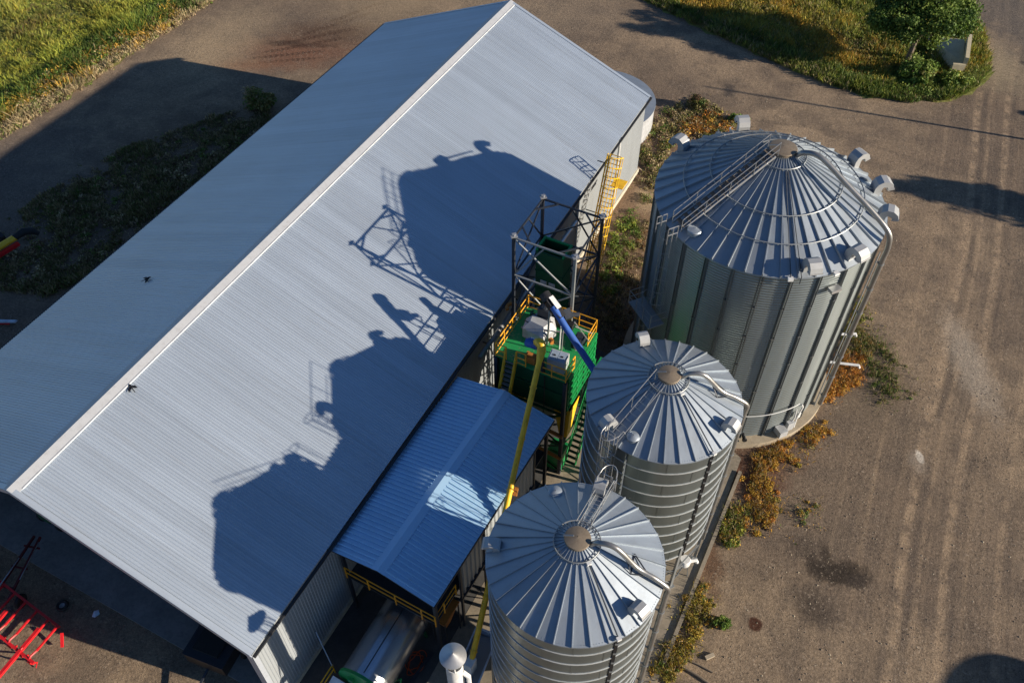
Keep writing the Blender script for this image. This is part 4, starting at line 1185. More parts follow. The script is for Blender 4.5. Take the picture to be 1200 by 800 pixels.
m = MB(); m.tube([(.35 * math.cos(k), .35 * math.sin(k), 0) for k in np.linspace(-.6, 4.2, 12)], .12, 8); m.build('bend', M['rust_orange'], t)
m = MB(); m.tube([(.3, -.2, 0), (1.8, .2, -.2)], .07, 6); m.build('arm', M['orange'], t)
m = MB(); m.bar((0, 0, -.1), (0, 0, -7.9), .08); m.build('post', M['dark_steel'], t, None)

# yellow caged stair ladder between tower and barn wall
yl = bthing('yellow_ladder', 'tall yellow caged ladder against the barn wall behind the lattice tower', 'ladder', 14.6, 40.4)
dn = Vector((0, -1, 0)); side = Vector((1, 0, 0))
m = MB(); top = Vector((-.15, 2.6, 9.3)); bot = Vector((.25, -1.6, .1))
for s in (-.45, .45):
    m.tube([top + side * s, bot + side * s], .055, 6)
n = 30
for i in range(n + 1):
    q = top.lerp(bot, i / n); m.tube([q - side * .45, q + side * .45], .035, 5)
m.build('ladder', M['yellow'], yl)
m = MB(); up = (top - bot).normalized(); outv = side.cross(up); outv = -outv if outv.y > 0 else outv
rings = []
for i in range(12):
    q = top.lerp(bot, i / 13); ring = [q + side * (math.cos(k) * .62) + outv * (math.sin(k) * 1.0) for k in np.linspace(0, math.pi, 9)]
    m.tube(ring, .04, 5); rings.append(ring)
for k in range(0, 9): m.tube([rings[0][k], rings[-1][k]], .03, 5)
m.build('cage', M['yellow'], yl)
m = MB()
for z in (8.6, 5.0, 2.0):
    k = (9.3 - z) / 9.2; q = top.lerp(bot, k); m.bar(q - side * .45, (WX - 14.6 + .06, q.y, q.z), .06)
m.build('wall_bracket', M['dark_steel'], yl, None)
m = MB(); m.bx(-.1, .9, 1.9, 3.0, 6.9, 6.96); m.build('rest_platform', M['yellow'], yl, None)

# ------------------------------------------------------------------ yard objects below the canopy
t = bthing('steel_drum', 'big shiny galvanised drum lying on its side with a green end ring', 'drum', 17.05, 5.2, 0)
RD, ZD = 1.42, 2.05
m = MB(); n = 48; vs = []; fs = []
ys = [-2.45, -1.2, 0.1, 1.4, 2.7]
for y in ys:
    for k in range(n): vs.append((RD * math.cos(2 * math.pi * k / n), y, ZD + RD * math.sin(2 * math.pi * k / n)))
for j in range(len(ys) - 1):
    for k in range(n): fs.append((j * n + k, (j + 1) * n + k, (j + 1) * n + (k + 1) % n, j * n + (k + 1) % n))
m.add(vs, fs); m.build('shell', M['bright_steel'], t)
for (y0, y1) in ((-2.62, -2.45), (2.7, 2.86)):
    m = MB(); m.tube([(0, y0, ZD), (0, y1, ZD)], RD + .06, 48); m.build('end_ring', M['green'], t)
m = MB(); m.bar((.15, -2.3, ZD + RD + .012), (.15, 2.6, ZD + RD + .012), .05, .012); m.build('seam', M['dark_steel'], t, None)
for y in (-1.9, 2.0):
    m = MB()
    for x in (-.95, .95): m.bar((x, y, ZD - .9), (x * 1.25, y, .08), .14)
    m.bar((-1.1, y, .5), (1.1, y, .5), .14)
    m.build('cradle', M['dark_green'], t, None)
m = MB(); m.box((.55, -2.72, ZD + .95), (.25, .2, .35)); m.box((-.5, -2.72, ZD + .6), (.3, .2, .3)); m.build('lug', M['green'], t, None)
t = bthing('pale_cover', 'pale blue sheet metal cover on the ground below the green ring of the drum', 'cover', 16.1, 2.05, 0, -.05)
m = MB(); m.hexa([(-1.0, -.7, .9), (.9, -.7, .9), (.9, .5, .9), (-1.0, .5, .9), (-.8, -.6, 1.75), (.7, -.6, 1.75), (.7, .3, 2.0), (-.8, .3, 2.0)]); m.build('sheet', M['light_blue'], t, None)
m = MB()
for x in (-.9, .8):
    for y in (-.6, .4): m.bar((x, y, .95), (x, y, .08), .08)
m.build('stand', M['dark_steel'], t, None)
t = bthing('yellow_guard', 'short yellow handrail beside the green end of the drum', 'railing', 14.65, 2.3, 0)
m = MB()
for h in (.6, 1.15): m.tube([(0, -1.8, h), (0, .75, h)], .04, 6)
for y in (-1.8, -.6, .75): m.bar((0, y, .08), (0, y, 1.2), .06)
m.build('rail', M['yellow'], t)
m = MB(); m.bar((.02, .7, 1.2), (-1.5, 1.6, 2.3), .05); m.build('stay', M['galv'], t, None)
t = bthing('small_motor', 'small grey motor on the ground at the green end of the drum', 'motor', 18.35, 3.6, .08)
m = MB(); m.tube([(-.35, 0, .45), (.35, .1, .45)], .26, 14); m.box((0, 0, .8), (.3, .3, .25)); m.build('body', M['galv'], t)
m = MB(); m.bx(-.4, .4, -.3, .3, 0, .22); m.build('base', M['dark_green'], t, None)
m = MB(); m.bar((.35, -.4, .1), (.2, .5, 1.3), .06); m.bar((-.4, .4, .1), (.2, .5, 1.3), .06); m.build('arm', M['green'], t, None)
t = bthing('orange_hose', 'tangled orange hose on the concrete beside the drum', 'hose', 18.45, 5.6, .10)
m = MB(); pts = []
for k in np.linspace(0, 19, 90): pts.append(((.42 + .16 * math.sin(k * 1.7)) * math.cos(k), (.6 + .22 * math.sin(k * 1.3)) * math.sin(k), .04 + .004 * k))
m.tube(pts, .03, 5); m.build('hose', M['orange_hose'], t)
t = bthing('steel_beam', 'black steel beam lying on the concrete beside the white conical tank', 'beam', 18.9, 5.45, .08, -.1)
m = MB(); m.bx(-.08, .08, -1.3, 1.1, 0, .03); m.bx(-.08, .08, -1.3, 1.1, .17, .2); m.bx(-.02, .02, -1.3, 1.1, .03, .17); m.build('beam', M['dark_steel'], t, None)

t = bthing('exhaust_stack', 'tall white exhaust stack under a grey cone hat, left of the front bin', 'stack', 22.91, 3.24, 0)
ZH = 11.55
m = MB(); m.lathe([(.40, .1), (.40, ZH - .95), (.37, ZH - .94), (.37, ZH - 1.6), (.02, ZH - 1.65)], 32, capb=True); m.build('body', M['white_metal'], t)
for k in range(5):
    m = MB(); a_k = k * 1.257 + .3; m.bar((.38 * math.cos(a_k), .38 * math.sin(a_k), ZH - 1.0), (.38 * math.cos(a_k), .38 * math.sin(a_k), ZH + .03), .05); m.build('strut', M['white_metal'], t, None)
m = MB(); m.lathe([(.61, ZH - .02), (.61, ZH + .02), (.32, ZH + .16), (.02, ZH + .33)], 40, capb=True); m.build('hat', M['galv'], t)
m = MB(); m.tube([(.34, .1, ZH - 1.7), (.62, .15, ZH - 2.0), (.64, .15, ZH - 5.0)], .12, 8); m.build('side_pipe', M['white_metal'], t)
for k in range(3):
    m = MB(); a_k = k * 2.094 + .5; m.bar((.36 * math.cos(a_k), .36 * math.sin(a_k), 7.5), (1.5 * math.cos(a_k), 1.5 * math.sin(a_k), .05), .08); m.build('stay', M['galv_dull'], t, None)
m = MB(); m.bx(-1.0, 1.0, -.9, .9, 5.2, 5.3); m.build('service_platform', M['galv_dull'], t, None)

t = bthing('grain_trough', 'open blue-grey grain trough standing between the cone-hat tank and the front bin', 'trough', 22.05, 7.0, 0, .10)
m = MB(); x0, x1, y0, y1 = -.75, .55, -2.4, 1.1
a = [(x0, y0, 2.9), (x1, y0, 2.9), (x1, y1, 2.9), (x0, y1, 2.9)]; b = [(x0 * .35, y0 + .7, 1.0), (x1 * .35, y0 + .7, 1.0), (x1 * .35, y1 - .7, 1.0), (x0 * .35, y1 - .7, 1.0)]
m.add(a + b, [(0, 4, 5, 1), (1, 5, 6, 2), (2, 6, 7, 3), (3, 7, 4, 0), (4, 7, 6, 5)]); m.build('tub', M['blue_grey'], t, None)
m = MB()
for (p_, q_) in ((a[0], a[1]), (a[1], a[2]), (a[2], a[3]), (a[3], a[0])): m.bar(p_, q_, .09, .10)
m.build('rim', M['light_blue'], t, None)
m = MB(); m.bx(x0 + .1, x1 - .1, y0 + .3, y1 - .2, 2.55, 2.62); m.build('grating', M['galv_dull'], t, None)
m = MB()
for x in (x0, x1):
    for y in (y0 + .2, y1 - .2): m.bar((x, y, 2.9), (x, y, .08), .09)
m.build('leg', M['dark_steel'], t, None)

# ------------------------------------------------------------------ things at the open gable end
def wheel(root, c, r, w, name='wheel', hubm='yellow', axis=(1, 0, 0)):
    ax = Vector(axis).normalized(); c = Vector(c)
    m = MB(); m.tube([c - ax * w / 2, c - ax * w * .35, c + ax * w * .35, c + ax * w / 2], r, 24, True, [r * .9, r, r, r * .9]); o = m.build(name, M['rubber'], root)
    h = MB(); h.tube([c - ax * (w / 2 + .02), c + ax * (w / 2 + .02)], r * .52, 16); h.build('rim', M[hubm], o)
    return o
t = bthing('green_tractor', 'green tractor with yellow wheel rims parked under the barn roof', 'tractor', -6.7, 4.5, .1, 0)
m = MB(); m.bx(-.42, .42, -2.1, .3, .95, 1.75); m.build('bonnet', M['dark_green'], t, None)
m = MB(); m.bx(-.7, .7, .4, 1.9, 1.6, 2.6); m.build('cab', M['black'], t, None)
m = MB(); m.bx(-.8, .8, .3, 2.0, 2.6, 2.75); m.build('cab_roof', M['green'], t, None)
for sx in (-1, 1):
    wheel(t, (sx * .95, 1.3, .9), .9, .5); wheel(t, (sx * .8, -1.5, .6), .6, .36)
    m = MB(); m.tube([(sx * .95, 1.3 + 1.0 * math.cos(k), .9 + 1.0 * math.sin(k)) for k in np.linspace(.1, 3.0, 10)], .09, 6); m.build('fender', M['green'], t)
t = bthing('red_drawbar', 'dark red drawbar implement reaching out of the barn shade', 'implement', -5.9, -.4, 0, .28)
m = MB(); m.bar((-.45, -2.6, .9), (-.2, 1.9, .95), .12, .14); m.bar((.55, -2.4, .9), (.2, 1.9, .95), .12, .14)
for y in (-1.5, -.2, 1.2): m.bar((-.5, y, .9), (.55, y, .9), .1)
m.build('frame', M['dark_red'], t, None)
m = MB(); m.tube([(.62, -1.0, 1.1), (.4, 1.5, 1.1)], .035, 6); m.tube([(-.35, -1.8, 1.1), (-.2, .3, 1.1)], .04, 6); m.build('hydraulic_rod', M['bright_steel'], t)
wheel(t, (-.9, -2.0, .45), .45, .25, hubm='dark_red'); wheel(t, (1.0, -2.0, .45), .45, .25, hubm='dark_red')

t = thing('red_cultivator', 'bright red cultivator frame with curved tines on the gravel by the barn', 'cultivator', (-27.6, 21.0, 0))
o_ = Vector((-27.6, 21.0, 0))
def lw(x, y, z): return Vector((x, y, z)) - o_
m = MB(); m.bar(lw(-34.0, 25.9, 1.0), lw(-26.2, 21.0, 1.0), .13, .13); m.build('rear_beam', M['red'], t, None)
m = MB(); m.bar(lw(-34.5, 23.6, 1.0), lw(-26.9, 18.9, 1.0), .16, .16); m.build('front_beam', M['red'], t, None)
m = MB(); m.bar(lw(-27.3, 20.9, 1.05), lw(-29.4, 16.4, 1.05), .20, .18); m.bar(lw(-29.6, 22.0, 1.05), lw(-31.2, 18.0, 1.05), .18, .16); m.build('main_arm', M['red'], t, None)
bv = Vector((-34.0, 25.9, 0)); bd = Vector((-26.2, 21.0, 0)) - bv
for i, k in enumerate((.34, .46, .57, .68, .79, .90, .985)):
    q = bv + bd * k; e = q + Vector((-.70, -1.45, 0))
    m = MB(); m.bar(lw(q.x, q.y, 1.0), lw(e.x, e.y, 1.0), .09, .12)
    h = [(0, 0, 1.0), (-.18, -.38, 1.12), (-.28, -.62, .95), (-.24, -.60, .6), (-.12, -.40, .3), (-.20, -.62, .06)]
    m.tube([lw(e.x + a, e.y + b, c) for a, b, c in h], .055, 6, True, [.06, .07, .07, .06, .055, .03])
    m.build('tine', M['red'], t)
m = MB()
for k in (.4, .63, .85):
    q = bv + bd * k; m.tube([lw(q.x - .35 + .09 * math.cos(a), q.y - .75 + .09 * math.sin(a), .55 + a * .02) for a in np.linspace(0, 28, 90)], .02, 4)
m.build('spring', M['dark_steel'], t)
m = MB(); q = lw(-26.05, 20.75, .8); m.bar(q, q + Vector((.05, -.65, -.5)), .16, .08); m.build('end_tine', M['red'], t, None)
m = MB()
for k in (.3, .95):
    q = bv + bd * k; m.bar(lw(q.x - .2, q.y + .1, .95), lw(q.x - .2, q.y + .1, .02), .1)
m.bar(lw(-31, 18.5, .95), lw(-31, 18.5, .02), .1); m.build('stand', M['dark_red'], t, None)

t = thing('discarded_wheel', 'small worn tyre lying on the dark gravel near the red cultivator', 'tyre', (-26.95, 22.7, .0))
m = MB(); m.lathe([(.17, .04), (.30, .0), (.36, .07), (.36, .16), (.30, .22), (.17, .18), (.17, .04)], 24); m.build('tread', M['rubber'], t)
m = MB(); m.lathe([(.02, .10), (.18, .08), (.18, .15), (.02, .13)], 20); m.build('rim', M['galv_dull'], t)
t = thing('blue_scrap', 'scrap of pale blue plastic lying on the dark gravel before the barn', 'scrap', (-24.8, 22.2, .01))
m = MB(); m.add([(-.2, -.15, .02), (.05, -.22, .09), (.22, .02, .03), (.1, .25, .10), (-.18, .2, .04), (0, 0, .14)], [(0, 1, 5), (1, 2, 5), (2, 3, 5), (3, 4, 5), (4, 0, 5), (4, 3, 2, 1, 0)]); m.build('sheet', M['light_blue'], t, None)

t = bthing('black_trailer', 'black box trailer with a tarpaulin standing at the open gable corner of the barn', 'trailer', 8.3, 1.25, .1, .12)
m = MB(); m.bx(-1.3, 1.2, -1.5, 1.6, .8, 1.9); m.build('box', M['black'], t, None)
m = MB(); m.bx(-1.34, 1.24, -1.54, 1.64, 1.9, 1.98)
m.build('rim', M['dark_steel'], t, None)
m = MB(); m.bx(-.9, .7, -1.1, 1.2, 1.98, 2.12); m.build('tarpaulin', M['rubber'], t, None)
for x in (-1.4, 1.3): wheel(t, (x, .2, .4), .4, .25, hubm='galv_dull')
m = MB(); m.bar((0, -1.5, .85), (0, -2.9, .6), .12); m.build('hitch', M['dark_steel'], t, None)
m = MB(); m.bx(.75, 1.1, 1.66, 1.72, 1.2, 1.45); m.build('tail_light', M['red'], t, None)

# west side: auger and sheets in the shade
t = thing('yellow_red_auger', 'yellow and red grain auger with a black rubber spout in the barn shade', 'auger', (-40.9, 51.6, 0))
m = MB(); m.tube([(-6, -7.4, 2.2), (1.0, 1.1, 2.6)], .26, 12); m.build('tube', M['yellow'], t)
m = MB(); m.bar((-5.6, -7.6, 1.85), (1.25, .75, 2.25), .3, .26); m.build('truss', M['red'], t, None)
m = MB(); m.tube([(.9, 1.0, 2.6), (1.5, 1.6, 2.75), (2.0, 2.0, 2.5), (2.3, 2.1, 2.1)], .22, 12, True, [.26, .33, .30, .18]); m.build('rubber_spout', M['rubber'], t)
m = MB(); m.tube([(-.35, 1.0, 2.6), (-.2, 1.3, 2.6)], .45, 14); m.build('drive_wheel', M['black'], t)
m = MB(); m.tube([(-.38, 1.0, 2.6), (-.18, 1.3, 2.6)], .18, 10); m.build('hub', M['galv'], t)
m = MB(); m.box((-.15, -.3, 2.84), (.16, .75, .02), -.69); m.build('marking_plate', M['grey_panel'], t, None)
m = MB(); m.bar((-2.5, -3.2, 2.2), (-3.6, -2.4, .05), .1); m.bar((-2.5, -3.2, 2.2), (-1.4, -4.2, .05), .1); m.build('stand', M['dark_red'], t, None)
t = thing('white_blade', 'long white plank with a red underside lying in the barn shade', 'plank', (-39.6, 45.6, .35))
m = MB(); m.hexa([(-5, -.25, 0), (1.45, -.16, 0), (1.55, .06, 0), (-5, .32, 0), (-5, -.2, .12), (1.4, -.12, .12), (1.5, .04, .12), (-5, .26, .12)]); m.build('plank', M['light_blue'], t, None)
m = MB(); m.bx(-5, 1.0, -.26, -.14, -.10, -.002); m.build('underside', M['red'], t, None)
m = MB(); m.bx(-3.6, -3.4, -.1, .1, -.35, -.10); m.bx(.6, .8, -.08, .06, -.35, -.10); m.build('block', M['wood'], t, None)
t = thing('blue_sheet', 'blue sheet metal roof corner low on the ground at the left edge, beside the barn', 'sheet', (-40.2, 41.6, 0))
m = MB(); m.add([(-5, -3, .9), (.6, -1.3, .9), (.9, .5, .9), (-5, .6, .9), (-5, -3, .84), (.6, -1.3, .84), (.9, .5, .84), (-5, .6, .84)], [(0, 1, 2, 3), (7, 6, 5, 4), (0, 4, 5, 1), (1, 5, 6, 2), (2, 6, 7, 3), (3, 7, 4, 0)]); m.build('sheet', M['light_blue'], t, None)
m = MB()
for x, y in ((.4, -1.0), (.6, .2), (-3, -1.5), (-3, .2)): m.bar((x, y, .84), (x, y, 0), .1)
m.build('prop', M['wood'], t, None)

# ------------------------------------------------------------------ far things
t = bthing('water_tank', 'low round grey water tank with a white wall behind the far end of the barn', 'water tank', 6.8, 59.1)
m = MB(); m.lathe([(5.2, 0), (5.2, 2.45), (5.28, 2.47), (5.28, 2.53)], 72); m.build('wall', M['grey_panel'], t)
m = MB(); m.lathe([(5.28, 2.53), (2.6, 2.72), (.02, 2.85)], 72); m.build('lid', M['silo_roof'], t)

t = thing('concrete_wall', 'pale concrete retaining wall beside the tree at the road fork', 'wall', (46.4, 83.2, 0))
o_ = Vector((46.4, 83.2, 0))
def cwall(a, b, h, w, name):
    m = MB(); a = Vector((*a, 0)) - o_; b = Vector((*b, 0)) - o_
    m.bar(a + Vector((0, 0, h / 2)), b + Vector((0, 0, h / 2)), w, h); return m.build(name, M['wall_concrete'], t, None)
cwall((45.3, 80.7), (46.5, 80.55), 1.2, .25, 'end_wall')
cwall((46.45, 80.6), (48.35, 85.2), 1.9, .38, 'front_wall')
m = MB(); m.hexa([Vector((x, y, z)) - o_ for x, y, z in ((44.7, 87.4, 0), (45.3, 80.8, 0), (46.3, 80.7, 0), (48.0, 85.2, 0), (44.7, 87.4, .6), (45.3, 80.8, .6), (46.3, 80.7, 1.25), (48.0, 85.2, 1.3))]); m.build('ramp', M['wall_concrete'], t, None)
t = thing('fence_post', 'thin pale fence post standing in the golden verge near the top edge', 'post', (34.88, 95.0, 0))
m = MB(); m.bar((0, 0, 0), (0, 0, 1.9), .09); m.build('post', M['wood'], t, None)
m = MB(); m.bx(-.07, .07, -.07, .07, 1.9, 1.94); m.build('cap', M['galv_dull'], t, None)

# bits on the gravel
for (lab, a, b, w) in (('thick weathered wooden post lying on the gravel, the nearer of the pair', (9.75, 19.05), (11.2, 18.05), .16), ('thin dark wooden pole lying on the gravel, the farther of the pair', (10.0, 19.5), (11.45, 18.75), .10)):
    t = thing('log', lab, 'log', (*a, w / 2), 0, 'poles lying on the gravel')
    d_ = Vector((b[0] - a[0], b[1] - a[1], 0)); m = MB(); m.tube([(0, 0, 0), d_ * .5 + Vector((.02, .03, .01)), d_], w / 2, 9); m.build('trunk', M['wood'], t)
    m = MB(); m.tube([d_, d_ * 1.004], w / 2 * .93, 9); m.build('cut_end', M['pad'], t)
t = thing('brick_block', 'single pale concrete block lying on the gravel beside the poles', 'block', (11.4, 19.65, 0), .4)
m = MB(); m.bx(-.28, .28, -.11, .11, 0, .16); m.build('block', M['pad'], t, None)

# ------------------------------------------------------------------ vegetation
def patch_weeds(name, poly, n, k, spread, palette, h=(.15, .5), size=.10, blades=3, ball=None, label=None):
    pts, idx = clumpy(poly, n, k, spread)
    arr = grass_arrays(pts, h[0], h[1], size * .45, .45, blades, palette, idx)
    if ball:
        c = sample_poly(poly, ball[0]); rad = ball[1] * (.5 + nrs.rand(len(c)))
        cen = np.stack([c[:, 0], c[:, 1], rad * .45], 1)
        arr = cat(arr, leafball_arrays(cen, rad, ball[2], ball[3], palette))
    return tag(quads_object(name, *arr, M['leaf']), kind='stuff')

def vnoise(x, y, sc, seed=0):
    """smooth value noise in [0,1]"""
    g_ = np.random.RandomState(seed).rand(64, 64)
    X = x * sc; Y = y * sc; xi = np.floor(X).astype(int); yi = np.floor(Y).astype(int)
    fx = X - xi; fy = Y - yi; fx = fx * fx * (3 - 2 * fx); fy = fy * fy * (3 - 2 * fy)
    a_ = g_[xi % 64, yi % 64]; b_ = g_[(xi + 1) % 64, yi % 64]; c_ = g_[xi % 64, (yi + 1) % 64]; d_ = g_[(xi + 1) % 64, (yi + 1) % 64]
    return (a_ * (1 - fx) + b_ * fx) * (1 - fy) + (c_ * (1 - fx) + d_ * fx) * fy
def blend_cols(w):
    """list of (colour, weight array) -> one colour per tuft, drawn by weight"""
    nn_ = max(np.size(x) for c, x in w); W_ = np.stack([np.maximum(np.broadcast_to(x, nn_), 1e-4) for c, x in w], 1); W_ /= W_.sum(1)[:, None]
    k = (nrs.rand(len(W_))[:, None] > W_.cumsum(1)).sum(1).clip(0, len(w) - 1)
    cs = np.array([c for c, x in w])
    mixd = .72 * cs[k] + .28 * (W_ @ cs)
    return mixd * (1 + (nrs.rand(len(k), 1) - .5) * .4)
def tufts(name, q, hgt, col, blades=5, wid=.035, lean=.45):
    n = len(q) * blades; r_ = lambda v_: np.repeat(v_, blades, 0)
    base = r_(q) + nrs.randn(n, 2) * .10; h = r_(hgt) * (.5 + .8 * nrs.rand(n)); d = nrs.randn(n, 2) * lean
    top = np.stack([d[:, 0] * h, d[:, 1] * h, h], 1) / 2
    C = np.stack([base[:, 0], base[:, 1], np.zeros(n)], 1) + top
    a_ = nrs.rand(n) * math.pi; B_ = np.stack([np.cos(a_), np.sin(a_), np.zeros(n)], 1) * wid * (.6 + .9 * nrs.rand(n))[:, None]
    return tag(quads_object(name, C, top, B_, r_(col) * (1 + (nrs.rand(n, 1) - .5) * .3), M['leaf']), kind='stuff')
sm = lambda x, a_, b_: np.clip((x - a_) / (b_ - a_), 0, 1)
# sunlit meadow, upper left: dry strip, dark green ditch, lime strip, then olive and straw drifts
FL_IN = [(-28, 104), (-34.4, 95.6), (-40.4, 85.0), (-44.6, 76.4), (-49.2, 69.0), (-53.8, 61.2), (-66, 60), (-74, 100), (-62, 114)]
q = sample_poly(FL_IN, 26000); x_, y_ = q[:, 0], q[:, 1]
dd = -(x_ * .862 - y_ * .507) - 77.4          # metres into the field from the track edge
al = x_ * .507 + y_ * .862
n1 = vnoise(al * .35 + 40, dd + 40, .35, 1); n2 = vnoise(x_ + 200, y_, .55, 2); n3 = vnoise(al * .25 + 90, dd + 90, .8, 3)
band = lambda c_, w_: np.exp(-((dd + (n2 - .5) * 3.0 - c_) / w_) ** 2)
col = blend_cols([(STRAW, 1.6 * band(.6, 1.2) * (n3 + .3)), (TAN, 1.5 * band(1.2, 1.4) * n2), (GREEN1, 1.8 * band(4.2, 1.2)), (GREEN2, 1.2 * band(4.6, 1.8) + .35), (GOLD, 1.8 * band(2.6, 1.2) * (n1 > .5)),
                  (LIME, 2.0 * band(8.0, 2.6) + 1.2 * n1 * sm(dd, 8, 14)), (YEL, 1.0 * band(9, 3) * n3 + .8 * n2 * sm(dd, 10, 16)), (OLIVE, 1.6 * (1 - n1) * sm(dd, 10, 15)), (BROWN, .9 * (n3 < .35) * sm(dd, 9, 14) + .5 * band(3.2, .8)), ((.34, .36, .09), 1.5 * n3 * sm(dd, 13, 20))])
hg = .12 + .75 * n2 ** 2 + .55 * band(4.2, 2.2) * n3 + .25 * n1 * vnoise(x_, y_, 1.4, 31)
col = col * (.75 + .6 * vnoise(x_ + 50, y_ + 50, .45, 33))[:, None]
tufts('meadow_grass', q, hg, col)
EDGE_L = [(-36.4, 96.0), (-38.6, 91.0), (-43.4, 83.0), (-47.6, 75.2), (-52.0, 67.6), (-55.4, 61.6), (-58.0, 64.0), (-54.0, 71.0), (-49.6, 78.5), (-45.4, 86.5), (-41.0, 94.0)]
patch_weeds('ditch_weeds', EDGE_L, 900, 120, .5, [(GREEN1, 3), (GREEN2, 4), (OLIVE, 2), (GOLD, 1), (TAN, 1)], (.3, .9), .10, 3, (300, .62, 60, .085))
EDGE_L2 = [(-33.6, 97.0), (-34.4, 95.2), (-40.2, 84.6), (-44.4, 75.9), (-49.0, 68.4), (-52.5, 61.6), (-54.4, 62.6), (-50.4, 70.6), (-46.2, 77.6), (-42, 86), (-36, 96.5)]
patch_weeds('dry_edge_weeds', EDGE_L2, 1500, 130, .3, [(STRAW, 3), (TAN, 3), (BROWN, 1), (GREEN3, .8)], (.12, .45), .08, 3, (190, .36, 50, .065))
# verge, upper right
q = sample_poly(ISLAND[:-2] + [(52.4, 106), (12, 106)], 24000); x_, y_ = q[:, 0], q[:, 1]
dv = (x_ - 15.7) * .67 + (y_ - 95.8) * .742     # metres in from the road edge of the verge
n1 = vnoise(x_ * .8 + y_ * .3, y_, .22, 5); n2 = vnoise(x_, y_, .6, 6); n3 = vnoise(x_, y_, .35, 7)
right = sm(x_, 34, 40)
col = blend_cols([(GREEN1, 1.6 * np.exp(-((dv - .8) / 1.2) ** 2) + .5 * n2), (GREEN2, .35 + 1.2 * right), (GREEN3, .3 + 1.5 * right * n2), (TAN, .9 * (1 - n3) * (1 - .6 * right)), (BROWN, .7 * (n2 < .3)), (YEL, 3.2 * n1 * sm(dv, 1.0, 3) * (1 - right)), (GOLD, 4.5 * (n3 > .45) * sm(dv, 1.2, 3.5) * (1 - .75 * right)), (OLIVE, 1.2 * (1 - n1)), (LIME, 1.0 * n2 + 1.6 * sm(dv, 9, 12)), (STRAW, .5 * n3 * sm(dv, 3, 6))])
tufts('verge_grass', q, .2 + .55 * n2 + .3 * n3, col, 5, .045)
V2 = [(33, 80.5), (36, 77.4), (40, 76.4), (43.9, 76.8), (47.2, 78.8), (48.9, 81.0), (46, 80.4), (41, 79.8), (36, 82)]
patch_weeds('verge_weeds', V2, 1200, 110, .5, [(GREEN2, 3), (GREEN3, 4), (LIME, 1.5), (GREEN1, 1)], (.2, .6), .10, 3, (150, .5, 70, .09))
V3 = [(18, 96), (22, 91.8), (27, 86.8), (32, 82.5), (35, 83), (36, 92), (34, 98)]
patch_weeds('golden_weeds', V3, 1500, 90, .6, [(GOLD, 3), (YEL, 4), (GREEN2, 1.6), (GREEN1, 1.2)], (.25, .7), .09, 3, (130, .5, 60, .08))

def low_weeds(name, poly, k, palette, rad=(.12, .42), leaf=.05, nper=60, extra=300, flat=.55, spill=.5):
    """loose low plants: separate little mounds of small leaves, thinning out past the edge"""
    c = sample_poly(poly, k) + nrs.randn(k, 2) * spill * (nrs.rand(k, 1) ** 2)
    dens = vnoise(c[:, 0] + 300, c[:, 1] + 300, 1.1, 9); kp = dens + .3 * nrs.rand(k) > .48; c = c[kp] if kp.sum() > k // 4 else c; k = len(c)
    rd = rad[0] + (rad[1] - rad[0]) * nrs.rand(k) ** 1.6
    cen = np.stack([c[:, 0], c[:, 1], rd * .35], 1)
    arr = leafball_arrays(cen, rd, nper, leaf, palette, flat)
    e = sample_poly(poly, extra) + nrs.randn(extra, 2) * spill
    st_ = cen[nrs.randint(0, k, k * 4)][:, :2] + nrs.randn(k * 4, 2) * .18
    arr = cat(arr, grass_arrays(e, .06, .28, leaf * .5, .6, 3, palette), grass_arrays(st_, .25, .6, .012, .35, 2, [(TAN, 3), (BROWN, 2), (STRAW, 1)] + palette[:1]))
    return tag(quads_object(name, *arr, M['leaf']), kind='stuff')
# around the big bin
W1 = [(13.2, 72.2), (18.5, 76.2), (22.6, 71.8), (20, 69.3), (15.8, 69.6), (13.4, 63.8), (12.6, 60.0), (11.6, 60.4), (12.0, 66.8)]
low_weeds('bank_weeds', W1, 620, [(OLIVE, 3), (TAN, 3), (GREEN2, 1.5), (YEL, 1), (BROWN, 1), (STRAW, 1)], (.2, .6), .085, 60, 900)
W1b = [(8.4, 55.5), (10.2, 59.0), (11.4, 58.6), (10.8, 56.5), (9.2, 52.5), (8.0, 48.0), (7.2, 49), (7.8, 53)]
low_weeds('bank_green_weeds', W1b, 110, [(GREEN3, 3), (GREEN2, 3), (LIME, 1)], (.2, .55), .09, 60, 160)
W1c = [(6.8, 44.5), (8.2, 43.0), (9.2, 47), (11.0, 52.5), (12.2, 58.0), (10.5, 56.0), (7.5, 53.0), (6.4, 49)]
low_weeds('dry_bank_weeds', W1c, 330, [(OLIVE, 2), (BROWN, 4), (TAN, 3), (STRAW, 1), (ORNG, .6)], (.12, .4), .06, 40, 500)
W1d = [(17.0, 72.3), (19.5, 73.4), (21.8, 72.2), (20.8, 70.6), (18.0, 70.2), (16.2, 70.8)]
low_weeds('orange_weeds', W1d, 150, [(ORNG, 4), (GOLD, 2), (OLIVE, 1)], (.25, .6), .09, 70, 200)
W2a = [(23.2, 38.6), (25.2, 39.8), (26.0, 42.0), (25.4, 43.6), (24.2, 41.6), (22.6, 39.6), (22.2, 37.8)]
low_weeds('orange_weeds', W2a, 240, [(ORNG, 4), (GOLD, 3), ((.55, .26, .045), 2)], (.15, .42), .06, 90, 200, .55, .3)
W2b = [(24.8, 42.6), (26.4, 42.2), (27.2, 44.0), (27.6, 48.0), (26.4, 50.0), (25.2, 47.5)]
low_weeds('olive_weeds', W2b, 420, [(OLIVE, 4), (LIME, 2), (GREEN2, 2), (GOLD, 1.5)], (.15, .42), .06, 55, 400, .5, .5)
W2c = [(26.2, 38.0), (28.2, 38.6), (28.6, 42.5), (27.6, 45.5), (26.4, 42.0)]
